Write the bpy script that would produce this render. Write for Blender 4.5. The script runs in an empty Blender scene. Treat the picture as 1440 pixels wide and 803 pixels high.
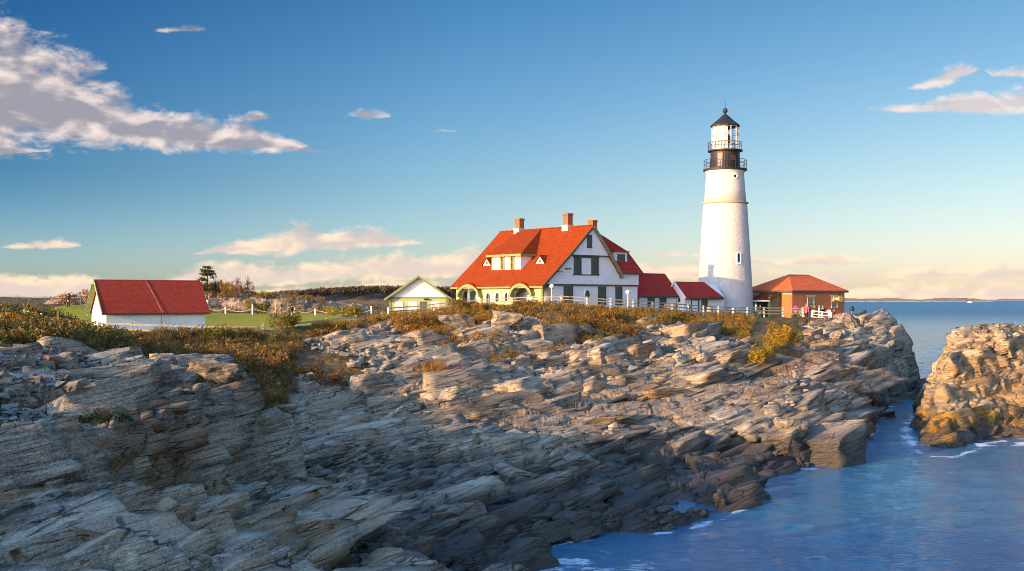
import bpy, bmesh, math, random
import numpy as np
from mathutils import Vector, Matrix

random.seed(7)
rng = np.random.default_rng(7)
C = bpy.context.scene.collection
SC = bpy.context.scene
R = math.radians

# ------------------------------------------------------------------ camera
EYE = 9.0
FPX, CX, CY = 1600.0, 720.0, 421.0          # focal length in photo pixels, principal column, horizon row
cam = bpy.data.cameras.new('camera')
cam.sensor_width = 36.0
cam.lens = 36.0 * FPX / 1440.0
cam.shift_y = (CY - 401.5) / 1440.0
cam.clip_start, cam.clip_end = 0.5, 60000
camo = bpy.data.objects.new('camera', cam)
camo.location = (0, 0, EYE)
camo.rotation_euler = (R(90), 0, 0)
C.objects.link(camo)
SC.camera = camo

# ------------------------------------------------------------------ light
SUN_H = Vector((-0.794, -0.607, 0)).normalized()      # horizontal direction towards the sun
SUN_EL = R(13.0)
SUN = Vector((SUN_H.x * math.cos(SUN_EL), SUN_H.y * math.cos(SUN_EL), math.sin(SUN_EL)))
sl = bpy.data.lights.new('sun', 'SUN')
sl.energy = 4.5
sl.angle = R(0.5)
sl.color = (1.0, 0.64, 0.265)
so = bpy.data.objects.new('sun', sl)
so.rotation_euler = SUN.to_track_quat('Z', 'Y').to_euler()
so.location = (-60, -40, 60)
C.objects.link(so)

SC.view_settings.view_transform = 'Standard'
SC.view_settings.look = 'None'
SC.view_settings.gamma = 1
SC.view_settings.use_curve_mapping = False
SC.view_settings.exposure = 1.0


class NT:
    """small helper round a node tree"""
    def __init__(self, tree):
        self.t = tree
        self.n = tree.nodes
    def new(self, kind, ins=None, **props):
        nd = self.n.new(kind)
        for k, v in props.items():
            setattr(nd, k, v)
        for k, v in (ins or {}).items():
            s = nd.inputs[k]
            if isinstance(v, bpy.types.NodeSocket):
                self.t.links.new(v, s)
            else:
                s.default_value = v
        return nd
    def link(self, a, b):
        self.t.links.new(a, b)
    def math(self, op, a, b=0.0, c=0.0, clamp=False):
        nd = self.n.new('ShaderNodeMath')
        nd.operation = op
        nd.use_clamp = clamp
        for i, v in enumerate((a, b, c)):
            if isinstance(v, bpy.types.NodeSocket):
                self.t.links.new(v, nd.inputs[i])
            else:
                nd.inputs[i].default_value = v
        return nd.outputs[0]
    def vmath(self, op, a, b=(0, 0, 0), scale=None):
        nd = self.n.new('ShaderNodeVectorMath')
        nd.operation = op
        for i, v in enumerate((a, b)):
            if isinstance(v, bpy.types.NodeSocket):
                self.t.links.new(v, nd.inputs[i])
            else:
                nd.inputs[i].default_value = v
        if scale is not None:
            if isinstance(scale, bpy.types.NodeSocket):
                self.t.links.new(scale, nd.inputs['Scale'])
            else:
                nd.inputs['Scale'].default_value = scale
        return nd.outputs['Value'] if op in ('DOT_PRODUCT', 'LENGTH', 'DISTANCE') else nd.outputs['Vector']
    def step(self, x, a, b, lo=0.0, hi=1.0, smooth=True):
        nd = self.n.new('ShaderNodeMapRange')
        nd.interpolation_type = 'SMOOTHSTEP' if smooth else 'LINEAR'
        nd.clamp = True
        if isinstance(x, bpy.types.NodeSocket):
            self.t.links.new(x, nd.inputs[0])
        else:
            nd.inputs[0].default_value = x
        for i, v in enumerate((a, b, lo, hi)):
            if isinstance(v, bpy.types.NodeSocket):
                self.t.links.new(v, nd.inputs[i + 1])
            else:
                nd.inputs[i + 1].default_value = v
        return nd.outputs[0]
    def mix(self, f, a, b, blend='MIX'):
        nd = self.n.new('ShaderNodeMix')
        nd.data_type = 'RGBA'
        nd.blend_type = blend
        nd.clamp_factor = True
        for i, v in ((0, f), (6, a), (7, b)):
            if isinstance(v, bpy.types.NodeSocket):
                self.t.links.new(v, nd.inputs[i])
            elif i == 0:
                nd.inputs[i].default_value = v
            else:
                nd.inputs[i].default_value = (*v, 1.0)
        return nd.outputs[2]
    def noise(self, vec, scale, detail=4.0, rough=0.55, dist=0.0, out='Fac'):
        nd = self.n.new('ShaderNodeTexNoise')
        self.t.links.new(vec, nd.inputs['Vector'])
        nd.inputs['Scale'].default_value = scale
        nd.inputs['Detail'].default_value = detail
        nd.inputs['Roughness'].default_value = rough
        nd.inputs['Distortion'].default_value = dist
        return nd.outputs[out]


# ------------------------------------------------------------------ sky
world = bpy.data.worlds.new('World')
SC.world = world
world.use_nodes = True
W = NT(world.node_tree)
W.n.clear()
sky = W.new('ShaderNodeTexSky', sky_type='NISHITA', sun_disc=False, sun_elevation=SUN_EL,
            sun_rotation=math.atan2(SUN_H.x, SUN_H.y), altitude=10.0, air_density=1.0, dust_density=0.6, ozone_density=1.2)
bg = W.new('ShaderNodeBackground', {'Strength': 0.15})
wout = W.new('ShaderNodeOutputWorld')
W.link(bg.outputs[0], wout.inputs['Surface'])
tc = W.new('ShaderNodeTexCoord')
D = W.vmath('NORMALIZE', tc.outputs['Generated'])
sep = W.new('ShaderNodeSeparateXYZ', {0: D})
dx, dy, dz = sep.outputs
az = W.math('ARCTAN2', dx, dy)                         # azimuth from +Y, to the right positive
el = W.math('ARCSINE', dz)
# clouds: every bank is a course over the azimuth, its middle height and its half thickness read from two curves
def pz(px):
    return math.atan((px - CX) / FPX)
def pe(px, py):
    return math.atan((CY - py) / math.hypot(FPX, px - CX))
AZ0, AZ1, ELMAX = R(-48), R(48), R(20)
LAYERS = [   # (column, top row, base row, strength); strength 0 between two banks
    [(-400, 90, 190, .9), (-150, 64, 190, 1.05), (0, 56, 192, 1.22), (60, 72, 194, 1.2), (130, 112, 198, 1.12), (200, 158, 206, 1.05), (270, 166, 210, 1.08), (340, 170, 213, 1.0), (390, 186, 214, .9), (445, 207, 216, .45), (470, 208, 216, 0), (480, 150, 168, 0), (508, 150, 169, .62), (540, 150, 169, .62), (548, 155, 168, 0), (604, 176, 188, 0), (612, 176, 188, .45), (637, 176, 188, .45), (645, 178, 188, 0),
     (1215, 140, 160, 0), (1232, 140, 160, .55), (1300, 138, 161, .7), (1440, 124, 158, .95), (1560, 118, 160, .9), (1700, 118, 160, 0)],
    [(-300, 200, 220, .8), (0, 204, 217, .8), (66, 204, 216, .5), (76, 204, 216, 0), (212, 33, 49, 0), (225, 33, 48, .5), (280, 32, 47, .75), (298, 33, 47, .4), (303, 33, 47, 0), (336, 155, 172, 0), (346, 155, 172, .6), (372, 155, 172, .6), (378, 155, 172, 0),
     (1275, 112, 130, 0), (1295, 108, 130, .6), (1335, 90, 120, .75), (1375, 82, 105, .6), (1383, 82, 105, 0), (1390, 92, 112, .3), (1400, 92, 112, .7), (1460, 86, 108, .8), (1520, 86, 108, 0)],
    [(-300, 330, 350, .8), (0, 340, 352, 0), (20, 338, 352, .6), (75, 332, 351, .85), (104, 334, 350, .5), (110, 336, 350, 0), (270, 350, 362, 0), (290, 346, 360, .6), (340, 332, 358, 1.0), (400, 322, 357, 1.1), (465, 326, 352, .95), (520, 322, 348, 1.0), (575, 332, 346, .7), (606, 336, 345, .3), (625, 336, 345, 0), (900, 345, 364, 0),
     (920, 346, 364, .55), (960, 346, 364, .75), (1000, 350, 366, .6), (1080, 360, 376, .6), (1180, 356, 374, .7), (1230, 360, 374, .3), (1250, 360, 374, 0), (1283, 295, 307, 0), (1295, 295, 307, .4), (1318, 295, 307, .4), (1326, 295, 307, 0), (1395, 295, 308, 0), (1405, 295, 308, .45), (1430, 295, 308, .45), (1440, 295, 308, 0)],
    [(-500, 385, 418, 1.0), (0, 390, 420, 1.1), (110, 388, 420, 1.1), (190, 396, 416, .8), (285, 372, 408, .95), (345, 370, 406, 1.1), (400, 380, 402, .9), (440, 366, 398, 1.05), (520, 362, 394, 1.0), (600, 362, 390, 1.05), (660, 352, 388, 1.1), (720, 360, 390, .9), (880, 366, 394, .85), (960, 370, 394, .95), (1060, 372, 392, .7), (1180, 382, 400, .6), (1260, 374, 394, .8), (1440, 372, 394, .9), (1800, 372, 394, .9)],
    [(-500, 400, 424, .8), (250, 398, 424, .6), (430, 397, 418, .55), (560, 398, 416, .9), (660, 394, 418, .9), (900, 396, 418, .8), (1060, 392, 424, .8), (1200, 392, 424, .85), (1440, 396, 424, .95), (1800, 396, 424, .9)],
]
def curve(az_socket, pts):
    nd = W.n.new('ShaderNodeFloatCurve')
    c = nd.mapping.curves[0]
    pts = sorted(pts)
    while len(c.points) < len(pts):
        c.points.new(.5, .5)
    for p, (x, y) in zip(c.points, pts):
        p.location = (x, y)
        p.handle_type = 'VECTOR'
    nd.mapping.update()
    W.link(az_socket, nd.inputs['Value'])
    return nd.outputs[0]
azn = W.math('DIVIDE', W.math('SUBTRACT', az, AZ0), AZ1 - AZ0, clamp=True)
tot = None
hgt_in = None
for lay in LAYERS:
    xs = [min(max((pz(px) - AZ0) / (AZ1 - AZ0), 0), 1) for px, _, _, _ in lay]
    mid = curve(azn, [(x, pe(px, (a + 2 * b_) / 3) / ELMAX) for x, (px, a, b_, k) in zip(xs, lay)])
    hw = curve(azn, [(x, max(pe(px, a) - pe(px, b_), .002) / ELMAX) for x, (px, a, b_, k) in zip(xs, lay)])
    kk = curve(azn, [(0, 0)] * (min(xs) > .01) + [(x, k / 1.5) for x, (px, a, b_, k) in zip(xs, lay)])
    v = W.math('DIVIDE', W.math('SUBTRACT', W.math('DIVIDE', el, ELMAX), mid), hw)
    up = W.math('MULTIPLY', W.math('MAXIMUM', v, 0.0), 1.5)
    dn = W.math('MULTIPLY', W.math('MINIMUM', v, 0.0), 3.0)
    g = W.math('SUBTRACT', W.math('MULTIPLY', kk, 1.5), W.math('MULTIPLY', W.math('SUBTRACT', up, dn), .8))
    g = W.math('SUBTRACT', g, W.step(kk, 0.0, .08, 1.5, 0.0))
    tot = g if tot is None else W.math('SMOOTH_MAX', tot, g, 0.2)
comb = W.new('ShaderNodeCombineXYZ', {0: az, 1: W.math('MULTIPLY', el, 1.9), 2: 0.37}).outputs[0]
comb2 = W.vmath('ADD', comb, (-R(0.3), R(0.75), 0))
na = W.noise(comb, 24.0, 6.0, 0.60, 0.35)
nb = W.noise(comb2, 24.0, 2.0, 0.55, 0.35)
nf = W.noise(comb, 105.0, 4.0, 0.65, 0.3)
d0 = W.math('ADD', W.math('SUBTRACT', tot, .02), W.math('ADD', W.math('MULTIPLY', W.math('SUBTRACT', na, 0.5), 2.0), W.math('MULTIPLY', W.math('SUBTRACT', nf, 0.5), .75)))
mask = W.step(d0, -0.08, 0.62)
lit = W.step(W.math('ADD', W.math('SUBTRACT', na, nb), W.math('MULTIPLY', W.math('SUBTRACT', .8, d0), .16)), -0.06, 0.22)
low = W.step(el, R(0.5), R(7.0))
c_lit = W.mix(low, (4.0, 3.0, 2.05), (3.4, 2.85, 2.55))
c_dark = W.mix(low, (2.9, 2.35, 2.05), W.mix(W.step(W.vmath('DOT_PRODUCT', D, tuple(SUN)), -.35, -.75), (1.3, 1.22, 1.38), (2.5, 2.15, 2.1)))
ccol = W.mix(lit, c_dark, c_lit)
hs = W.new('ShaderNodeHueSaturation', {'Saturation': 1.1, 'Value': 1.0, 'Color': sky.outputs[0]})
# the clear band of sky opposite and square to the sun is deeper (as through a polarising filter)
grade = W.mix(W.step(el, R(0), R(15), smooth=False), (.86, .92, 1.25), (.36, .66, .98))
cosg = W.vmath('DOT_PRODUCT', D, tuple(SUN))
g_hi = W.mix(W.step(cosg, -.18, -.50, smooth=False), (.13, .26, .34), (.40, .46, .45))
g_hi = W.mix(W.step(cosg, -.50, -.85, smooth=False), g_hi, (.66, .55, .44))
g_lo = W.mix(W.step(cosg, -.25, -.80, smooth=False), (.40, .50, .62), (.60, .53, .54))
gain = W.mix(W.step(el, R(.3), R(6.5)), g_lo, g_hi)
gain = W.mix(W.step(cosg, -.05, .30), gain, (3.85, 2.6, 2.2))  # sky sunward and overhead, out of view, brightened and reddened as added fill
gain = W.mix(W.step(el, R(28), R(58)), gain, (3.85, 2.6, 2.2))
skyg = W.mix(1.0, W.mix(1.0, hs.outputs[0], grade, 'MULTIPLY'), gain, 'MULTIPLY')
skycol = W.mix(W.math('MULTIPLY', mask, 0.9), skyg, ccol)
W.link(skycol, bg.inputs['Color'])
world.cycles.sampling_method = 'MANUAL'
world.cycles.sample_map_resolution = 512
SC.cycles.max_bounces = 6
SC.cycles.pixel_filter_type = 'BLACKMAN_HARRIS'
SC.cycles.filter_width = 0.95
# ------------------------------------------------------------------ numeric helpers
F32 = np.float32
def ihash(ix, iy, iz, seed):
    with np.errstate(over='ignore'):
        h = (ix.astype(np.uint32) * np.uint32(73856093)) ^ (iy.astype(np.uint32) * np.uint32(19349663)) ^ (iz.astype(np.uint32) * np.uint32(83492791)) ^ np.uint32((seed * 2654435761) & 0xffffffff)
        h ^= h >> np.uint32(15); h *= np.uint32(0x2c1b3c6d)
        h ^= h >> np.uint32(12); h *= np.uint32(0x297a2d39)
        h ^= h >> np.uint32(15)
    return h
def u01(h, sh):
    return ((h >> np.uint32(sh)) & np.uint32(1023)).astype(F32) * F32(1 / 1023.0)
def vnoise(p, seed=0):
    """trilinear value noise in -1..1; p is (n,3)"""
    b = np.floor(p); f = (p - b).astype(F32); b = b.astype(np.int32)
    f = f * f * (3 - 2 * f)
    r = np.zeros(len(p), F32)
    for i in (0, 1):
        wx = f[:, 0] if i else 1 - f[:, 0]
        for j in (0, 1):
            wy = f[:, 1] if j else 1 - f[:, 1]
            for k in (0, 1):
                wz = f[:, 2] if k else 1 - f[:, 2]
                r += wx * wy * wz * u01(ihash(b[:, 0] + i, b[:, 1] + j, b[:, 2] + k, seed), 4)
    return r * 2 - 1
def fbm(p, octs=4, seed=0, gain=0.5):
    r = np.zeros(len(p), F32); a = 1.0; q = np.asarray(p, F32)
    for o in range(octs):
        r += a * vnoise(q, seed + o * 17); q = q * 2.03 + 11.3; a *= gain
    return r
def facets(q, seed, tilt=0.5, jit=0.85):
    """broken-rock pattern: every cell of a 3-D Voronoi diagram is one tilted block; returns height and distance to the joint"""
    n = len(q); H = np.empty(n, F32); E = np.empty(n, F32); CH = 120000
    for s in range(0, n, CH):
        p = q[s:s + CH].astype(F32)
        b = np.floor(p); f = p - b; b = b.astype(np.int32)
        m = len(p)
        best = np.full(m, 1e9, F32); sec = np.full(m, 1e9, F32); bh = np.zeros(m, np.uint32)
        br = [np.zeros(m, F32) for _ in range(3)]
        for i in (-1, 0, 1):
            for j in (-1, 0, 1):
                for k in (-1, 0, 1):
                    h = ihash(b[:, 0] + i, b[:, 1] + j, b[:, 2] + k, seed)
                    rx = f[:, 0] - (i + .5 + jit * (u01(h, 0) - .5))
                    ry = f[:, 1] - (j + .5 + jit * (u01(h, 10) - .5))
                    rz = f[:, 2] - (k + .5 + jit * (u01(h, 20) - .5))
                    d = rx * rx + ry * ry + rz * rz
                    c = d < best
                    sec = np.where(c, best, np.minimum(sec, d))
                    best = np.where(c, d, best)
                    bh = np.where(c, h, bh)
                    br[0] = np.where(c, rx, br[0]); br[1] = np.where(c, ry, br[1]); br[2] = np.where(c, rz, br[2])
        g = ihash(bh.astype(np.int32), bh.astype(np.int32) * 3, bh.astype(np.int32) * 7, seed + 5)
        H[s:s + CH] = (u01(g, 0) - .5) + tilt * ((u01(g, 10) - .5) * br[0] + (u01(g, 20) - .5) * br[1] + (u01(g, 5) - .5) * br[2])
        E[s:s + CH] = np.sqrt(sec) - np.sqrt(best)
    return H, E
def sstep(x, a, b):
    t = np.clip((x - a) / (b - a), 0, 1)
    return t * t * (3 - 2 * t)
def sdf_poly(px, py, poly):
    """signed distance to a polygon, positive inside"""
    poly = np.asarray(poly, float); d = np.full(px.shape, 1e9); ins = np.zeros(px.shape, bool)
    for (ax, ay), (bx, by) in zip(poly, np.roll(poly, -1, 0)):
        ex, ey = bx - ax, by - ay
        t = np.clip(((px - ax) * ex + (py - ay) * ey) / (ex * ex + ey * ey), 0, 1)
        d = np.minimum(d, np.hypot(px - ax - t * ex, py - ay - t * ey))
        c = ((ay > py) != (by > py))
        with np.errstate(divide='ignore', invalid='ignore'):
            xi = (bx - ax) * (py - ay) / (by - ay) + ax
        ins ^= c & (px < xi)
    return np.where(ins, d, -d)
def P(px, py, Y):
    """survey point: a bearing read off the photograph at an estimated distance"""
    return ((px - CX) / FPX * Y, Y, EYE - (py - CY) / FPX * Y)
def PW(px, py, z=0.0):
    """the same for a point of known height"""
    Y = (EYE - z) * FPX / (py - CY)
    return ((px - CX) / FPX * Y, Y)
def rbf(pts):
    pts = np.asarray(pts, float); xy = pts[:, :2]; z = pts[:, 2]
    def k(r): return np.sqrt(r * r + 4.0)
    A = k(np.linalg.norm(xy[:, None] - xy[None], axis=2)) - np.eye(len(z)) * 0.6
    n = len(z); M = np.zeros((n + 3, n + 3)); M[:n, :n] = A; M[:n, n] = 1; M[:n, n + 1:] = xy; M[n, :n] = 1; M[n + 1:, :n] = xy.T
    w = np.linalg.solve(M, np.concatenate([z, [0, 0, 0]]))
    def f(x, y):
        r = np.full(x.shape, w[n]) + w[n + 1] * x + w[n + 2] * y
        for i in range(n):
            r += w[i] * k(np.hypot(x - xy[i, 0], y - xy[i, 1]))
        return r
    return f

# frame of the bedding: strike, across, normal
E1 = np.array([.69, .69, .15]); E1 /= np.linalg.norm(E1)
E3 = np.array([-.25, .04, .96]); E3 -= E1 * (E3 @ E1); E3 /= np.linalg.norm(E3)
E2 = np.cross(E3, E1)
FR = np.stack([E1, E2, E3], 1)                       # columns

# ------------------------------------------------------------------ the land: survey points (bearing, row, distance)
LOW = [P(*a) for a in [
    (0, 803, 23.5), (0, 690, 27), (-200, 803, 22), (150, 803, 24), (150, 700, 27.5), (250, 803, 25), (250, 715, 29), (330, 800, 26.5), (330, 715, 32),
    (345, 690, 37), (345, 650, 47), (345, 605, 58), (350, 570, 64), (345, 540, 70), (360, 500, 78), (330, 485, 90),
    (400, 803, 27), (400, 750, 32), (400, 700, 38), (400, 660, 46), (410, 600, 58), (410, 575, 63), (410, 540, 71), (410, 500, 80), (410, 483, 92),
    (520, 803, 30), (520, 740, 36), (520, 700, 41), (520, 650, 52), (520, 602, 61), (520, 560, 68), (520, 520, 77), (520, 480, 90), (520, 450, 104),
    (640, 803, 34), (640, 760, 38.5), (640, 700, 45), (640, 640, 54), (640, 600, 61), (640, 560, 68), (640, 520, 77), (640, 470, 92), (640, 443, 106),
    (740, 780, 38.2), (740, 720, 43), (740, 660, 51), (740, 620, 57), (740, 570, 67), (740, 520, 79), (740, 470, 93), (740, 437, 105), (740, 430, 112),
    (850, 720, 44.2), (850, 690, 49), (850, 650, 55), (850, 615, 60), (850, 580, 67), (850, 530, 78), (850, 490, 90), (850, 458, 101), (850, 435, 111),
    (950, 700, 48.5), (950, 655, 56.5), (950, 622, 60.5), (950, 600, 65), (950, 560, 73), (950, 520, 83), (950, 480, 97), (950, 450, 112),
    (1040, 672, 54.6), (1040, 650, 58.5), (1050, 625, 61.5), (1050, 595, 65), (1050, 565, 71), (1050, 530, 80), (1050, 490, 95), (1050, 464, 112),
    (1120, 625, 62.3), (1120, 590, 65), (1130, 568, 69), (1130, 540, 75), (1130, 510, 85), (1130, 480, 100), (1130, 458, 118),
    (1200, 590, 73), (1200, 556, 77), (1200, 528, 83), (1200, 500, 92), (1205, 470, 107), (1200, 445, 122), (1205, 515, 92), (1212, 472, 106), (1220, 452, 118), (1245, 468, 136),
    (200, 503, 66), (200, 489, 80), (150, 486, 90), (270, 491, 88), (100, 480, 66), (0, 450, 66), (0, 435, 85), (-200, 440, 70),
]] + [(0, 113, 8.0), (8, 111, 8.0), (14, 116, 7.9), (5, 126, 8.0), (20, 127, 7.5), (27, 140, 6.7), (34, 138, 6.4), (40, 148, 6.2), (30, 160, 6.2),
      (-11, 135, 7.1), (-6, 125, 7.6), (-30, 118, 6.15), (-38, 150, 6.35), (-48, 190, 6.6), (-20, 140, 6.8), (-33, 103, 5.9), (-24, 103, 5.95), (-17, 108, 6.5),
      (-60, 85, 7.2), (-62.5, 150, 8.4), (-56, 150, 8.2), (-56.5, 141, 8.1), (-50, 105, 6.6), (-60, 135, 6.6), (-90, 190, 7.2), (-10, 180, 7.0), (0, 260, 7), (-90, 260, 8), (-160, 150, 8), (30, 230, 5)]
HIGH = [P(*a) for a in [
    (0, 582, 29), (0, 505, 42), (0, 466, 58), (150, 587, 31), (150, 535, 42), (250, 570, 33.5), (250, 538, 37), (250, 512, 43), (320, 546, 40), (320, 516, 44.5),
    (-200, 590, 29), (-200, 470, 55), (100, 480, 62), (200, 500, 58)]]
CLIFF = [(-45, 28), (-20, 27.6), (-13.4, 28.0), (-10.8, 29.8), (-10.0, 33), (-9.9, 37), (-10.5, 41), (-11.0, 44.6), (-13, 47), (-16, 50), (-19, 58), (-24, 68), (-45, 75)]
COAST = [(-60, -30), (-3, -30), (-.4, 16), (.2, 34), (.5, 37.4), (.4, 41), PW(810, 758), PW(850, 751), PW(905, 752), PW(960, 742), PW(1010, 726), PW(1050, 704), PW(1062, 688), PW(1040, 676),
         PW(1078, 668), PW(1105, 660), PW(1137, 656), PW(1146, 640), PW(1160, 633), PW(1185, 634), PW(1200, 624), PW(1222, 608), PW(1232, 590), PW(1246, 574), PW(1262, 562),
         (37.2, 107), (40.2, 113), (41.6, 120), (41.5, 127), (46, 130), (47.5, 137), (45, 142), (44.5, 152), (42, 180), (15, 230), (0, 300), (0, 420), (-260, 420), (-260, -30)]
GX0, GX1, GY0, GY1, GS = -150.0, 62.0, 8.0, 300.0, 0.5
gx = np.arange(GX0, GX1, GS); gy = np.arange(GY0, GY1, GS)
cxs, cys = np.meshgrid(gx[::3], gy[::3], indexing='ij')
def up3(a):                                           # bilinear enlargement of the coarse grid
    xi = np.clip(np.arange(len(gx)) / 3.0, 0, a.shape[0] - 1.001); yi = np.clip(np.arange(len(gy)) / 3.0, 0, a.shape[1] - 1.001)
    x0 = xi.astype(int); y0 = yi.astype(int); fx = (xi - x0)[:, None]; fy = (yi - y0)[None]
    return (a[x0][:, y0] * (1 - fx) * (1 - fy) + a[x0 + 1][:, y0] * fx * (1 - fy) + a[x0][:, y0 + 1] * (1 - fx) * fy + a[x0 + 1][:, y0 + 1] * fx * fy)
HL, HH = up3(rbf(LOW)(cxs, cys)), up3(rbf(HIGH)(cxs, cys))
MX, MY = np.meshgrid(gx, gy, indexing='ij')
flat = lambda a: a.ravel()
wob = fbm(np.stack([flat(MX) / 5, flat(MY) / 5, flat(MX) * 0], 1), 3, 3).reshape(MX.shape)
wob2 = fbm(np.stack([flat(MX) / 14, flat(MY) / 14, flat(MX) * 0 + 7], 1), 3, 9).reshape(MX.shape)
sc = sdf_poly(MX, MY, CLIFF) + wob * 0.45
kb = sstep(MY, 44, 60)                                # the cliff's back fades into the slope
wc = 0.7 + kb * 9
HB = HL + (np.maximum(HH, HL) - HL) * sstep(sc, -wc * .5, wc * .5)
# the outcrop beyond the lawn
oc = sdf_poly(MX, MY, [(-84, 196), (-60, 186), (-40, 190), (-27, 196), (-22, 215), (-40, 240), (-90, 240)])
HB += sstep(oc + wob * 3, 0, 10) * (2.9 + 1.1 * wob2) * np.where(MX > -36, .75, 1.0)
_s = (MX * E1[0] + MY * E1[1]) / 9.0; _c = (MX * E2[0] + MY * E2[1]) / 3.6
rid = fbm(np.stack([flat(_s), flat(_c), flat(MX) * 0 + 3], 1), 3, 14).reshape(MX.shape)
HB += sstep(MY, 66, 80) * sstep(MY, 112, 100) * .85 * rid + sstep(MY, 66, 50) * .22 * rid      # craggy ribs along the strike
sd = sdf_poly(MX, MY, COAST) + wob * 0.35
cw = 1.5 + 2.4 * sstep(MX, 17, 27)                    # width of the shore face
t = np.clip((sd + .35) / cw, 0, 1)
HB = -2.2 + (np.maximum(HB, .35) + 2.2) * (1 - (1 - t) ** 2.4)
# a low reef lies across the channel
rf_ = sdf_poly(MX, MY, [(36.5, 104), (40, 103), (44.5, 106), (48, 112), (44, 116), (39, 115)]) + wob * .8
HB = np.maximum(HB, -1.2 + 1.9 * sstep(rf_, -.8, 1.6) + .45 * wob)
# where soil and turf cover the rock
SOIL = [(-150, 44), (-30, 45), P(0, 505, 47)[:2], P(120, 512, 55)[:2], P(200, 530, 62)[:2], P(330, 575, 62)[:2], P(336, 632, 54)[:2], P(395, 612, 58)[:2], P(400, 560, 68)[:2], P(420, 540, 73)[:2], P(480, 545, 72)[:2], P(520, 520, 79)[:2],
        P(470, 490, 87)[:2], P(430, 480, 90)[:2], P(500, 462, 99)[:2], P(560, 470, 95)[:2], P(610, 480, 91)[:2], P(640, 462, 97)[:2], P(760, 452, 99)[:2], P(860, 470, 98)[:2], P(900, 458, 106)[:2], P(960, 464, 109)[:2],
        P(1050, 478, 104)[:2], P(1070, 520, 84)[:2], P(1110, 500, 92)[:2], P(1130, 470, 110)[:2], P(1150, 458, 125)[:2], (40, 140), (43, 165), (30, 200), (0, 260), (0, 310), (-150, 310)]
ssoil = sdf_poly(MX, MY, SOIL) + wob * 1.6
ssoil = np.minimum(ssoil, -oc + 1 + wob * 2)
LAWN = [(-52, 101), (-40, 99), (-24, 100), (-14, 107.5), (-14, 118), (-22, 150), (-26, 178), (-50, 184), (-60, 182), (-55, 120)]
slawn = sdf_poly(MX, MY, LAWN)

SLAB = sstep(sdf_poly(MX, MY, [P(680, 625, 57)[:2], P(780, 545, 72)[:2], P(860, 520, 80)[:2], P(960, 500, 90)[:2], P(1120, 500, 90)[:2], P(1215, 455, 115)[:2], P(1225, 500, 95)[:2], P(1140, 560, 70)[:2], P(1060, 600, 64.5)[:2], P(900, 612, 62)[:2]]) + wob * 1.5, -1.5, 2.0)
SLAB = np.maximum(SLAB, .8 * sstep(sdf_poly(MX, MY, [P(345, 700, 36)[:2], P(350, 660, 46)[:2], P(480, 640, 54)[:2], P(600, 650, 52)[:2], P(560, 720, 40)[:2], P(420, 760, 31)[:2]]) + wob, -1, 1.5))
_gx, _gy = np.gradient(HB, GS)
STEEP = sstep(np.hypot(_gx, _gy), .45, .9)
def bil(G, x, y):
    xi = np.clip((x - GX0) / GS, 0, G.shape[0] - 1.001); yi = np.clip((y - GY0) / GS, 0, G.shape[1] - 1.001)
    x0 = xi.astype(np.int32); y0 = yi.astype(np.int32); fx = xi - x0; fy = yi - y0
    return G[x0, y0] * (1 - fx) * (1 - fy) + G[x0 + 1, y0] * fx * (1 - fy) + G[x0, y0 + 1] * (1 - fx) * fy + G[x0 + 1, y0 + 1] * fx * fy

def ledges(x, y, h, rock):
    """cut the smooth land into tilted beds of rock that end in scarps"""
    pl = -(E3[0] * x + E3[1] * y) / E3[2]
    wx = x + 1.6 * fbm(np.stack([x / 7, y / 7, x * 0 + 1], 1), 2, 46); wy = y + 1.6 * fbm(np.stack([x / 7, y / 7, x * 0 + 2], 1), 2, 47)
    q = np.stack([(wx * E1[0] + wy * E1[1]) / 6.5, (wx * E2[0] + wy * E2[1]) / 3.4, 0 * x + .5], 1)
    f, e = facets(q, 31, 1.0)
    big = sstep(fbm(np.stack([x / 12, y / 12, x * 0 + 3], 1), 2, 45), -.15, .2)
    slab = bil(SLAB, x, y)
    g = h - pl * (.55 + .45 * big) + f * (.3 + .3 * big) + .5 * fbm(np.stack([x / 10, y / 10, x * 0], 1), 2, 41)
    res = []; ris = []
    for st in (.85, 2.0):
        k = np.floor(g / st); r = g / st - k
        ris.append(sstep(r, .74, .82))
        res.append((k + sstep(r, .50, .98)) * st - g)
    amt = (1 - .62 * slab) * (.35 + .25 * big)
    out = h + (res[0] * (1 - big) + res[1] * big) * rock * amt
    q2 = np.stack([(x * E1[0] + y * E1[1]) / 2.2, (x * E2[0] + y * E2[1]) / 1.1, 0 * x + .5], 1)
    f2, e2 = facets(q2, 37, 1.0)
    g = out - pl * .8 + f2 * .3
    st = .42
    k = np.floor(g / st); r = g / st - k
    fine = sstep(fbm(np.stack([x / 8, y / 8, x * 0 + 9], 1), 2, 48), -.25, .3)
    calm = (1 - (ris[0] * (1 - big) + ris[1] * big)) * (1 - bil(STEEP, x, y))
    fin = out + ((k + sstep(r, .75, .95)) * st - g) * rock * fine * calm * (.12 - .08 * slab)
    floor_ = .22 + .22 * fbm(np.stack([x / 3, y / 3, x * 0 + 4], 1), 2, 49)      # the shelf stays above the tide
    return np.where(h > .1, np.maximum(fin, np.minimum(h, floor_)), fin)

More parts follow.
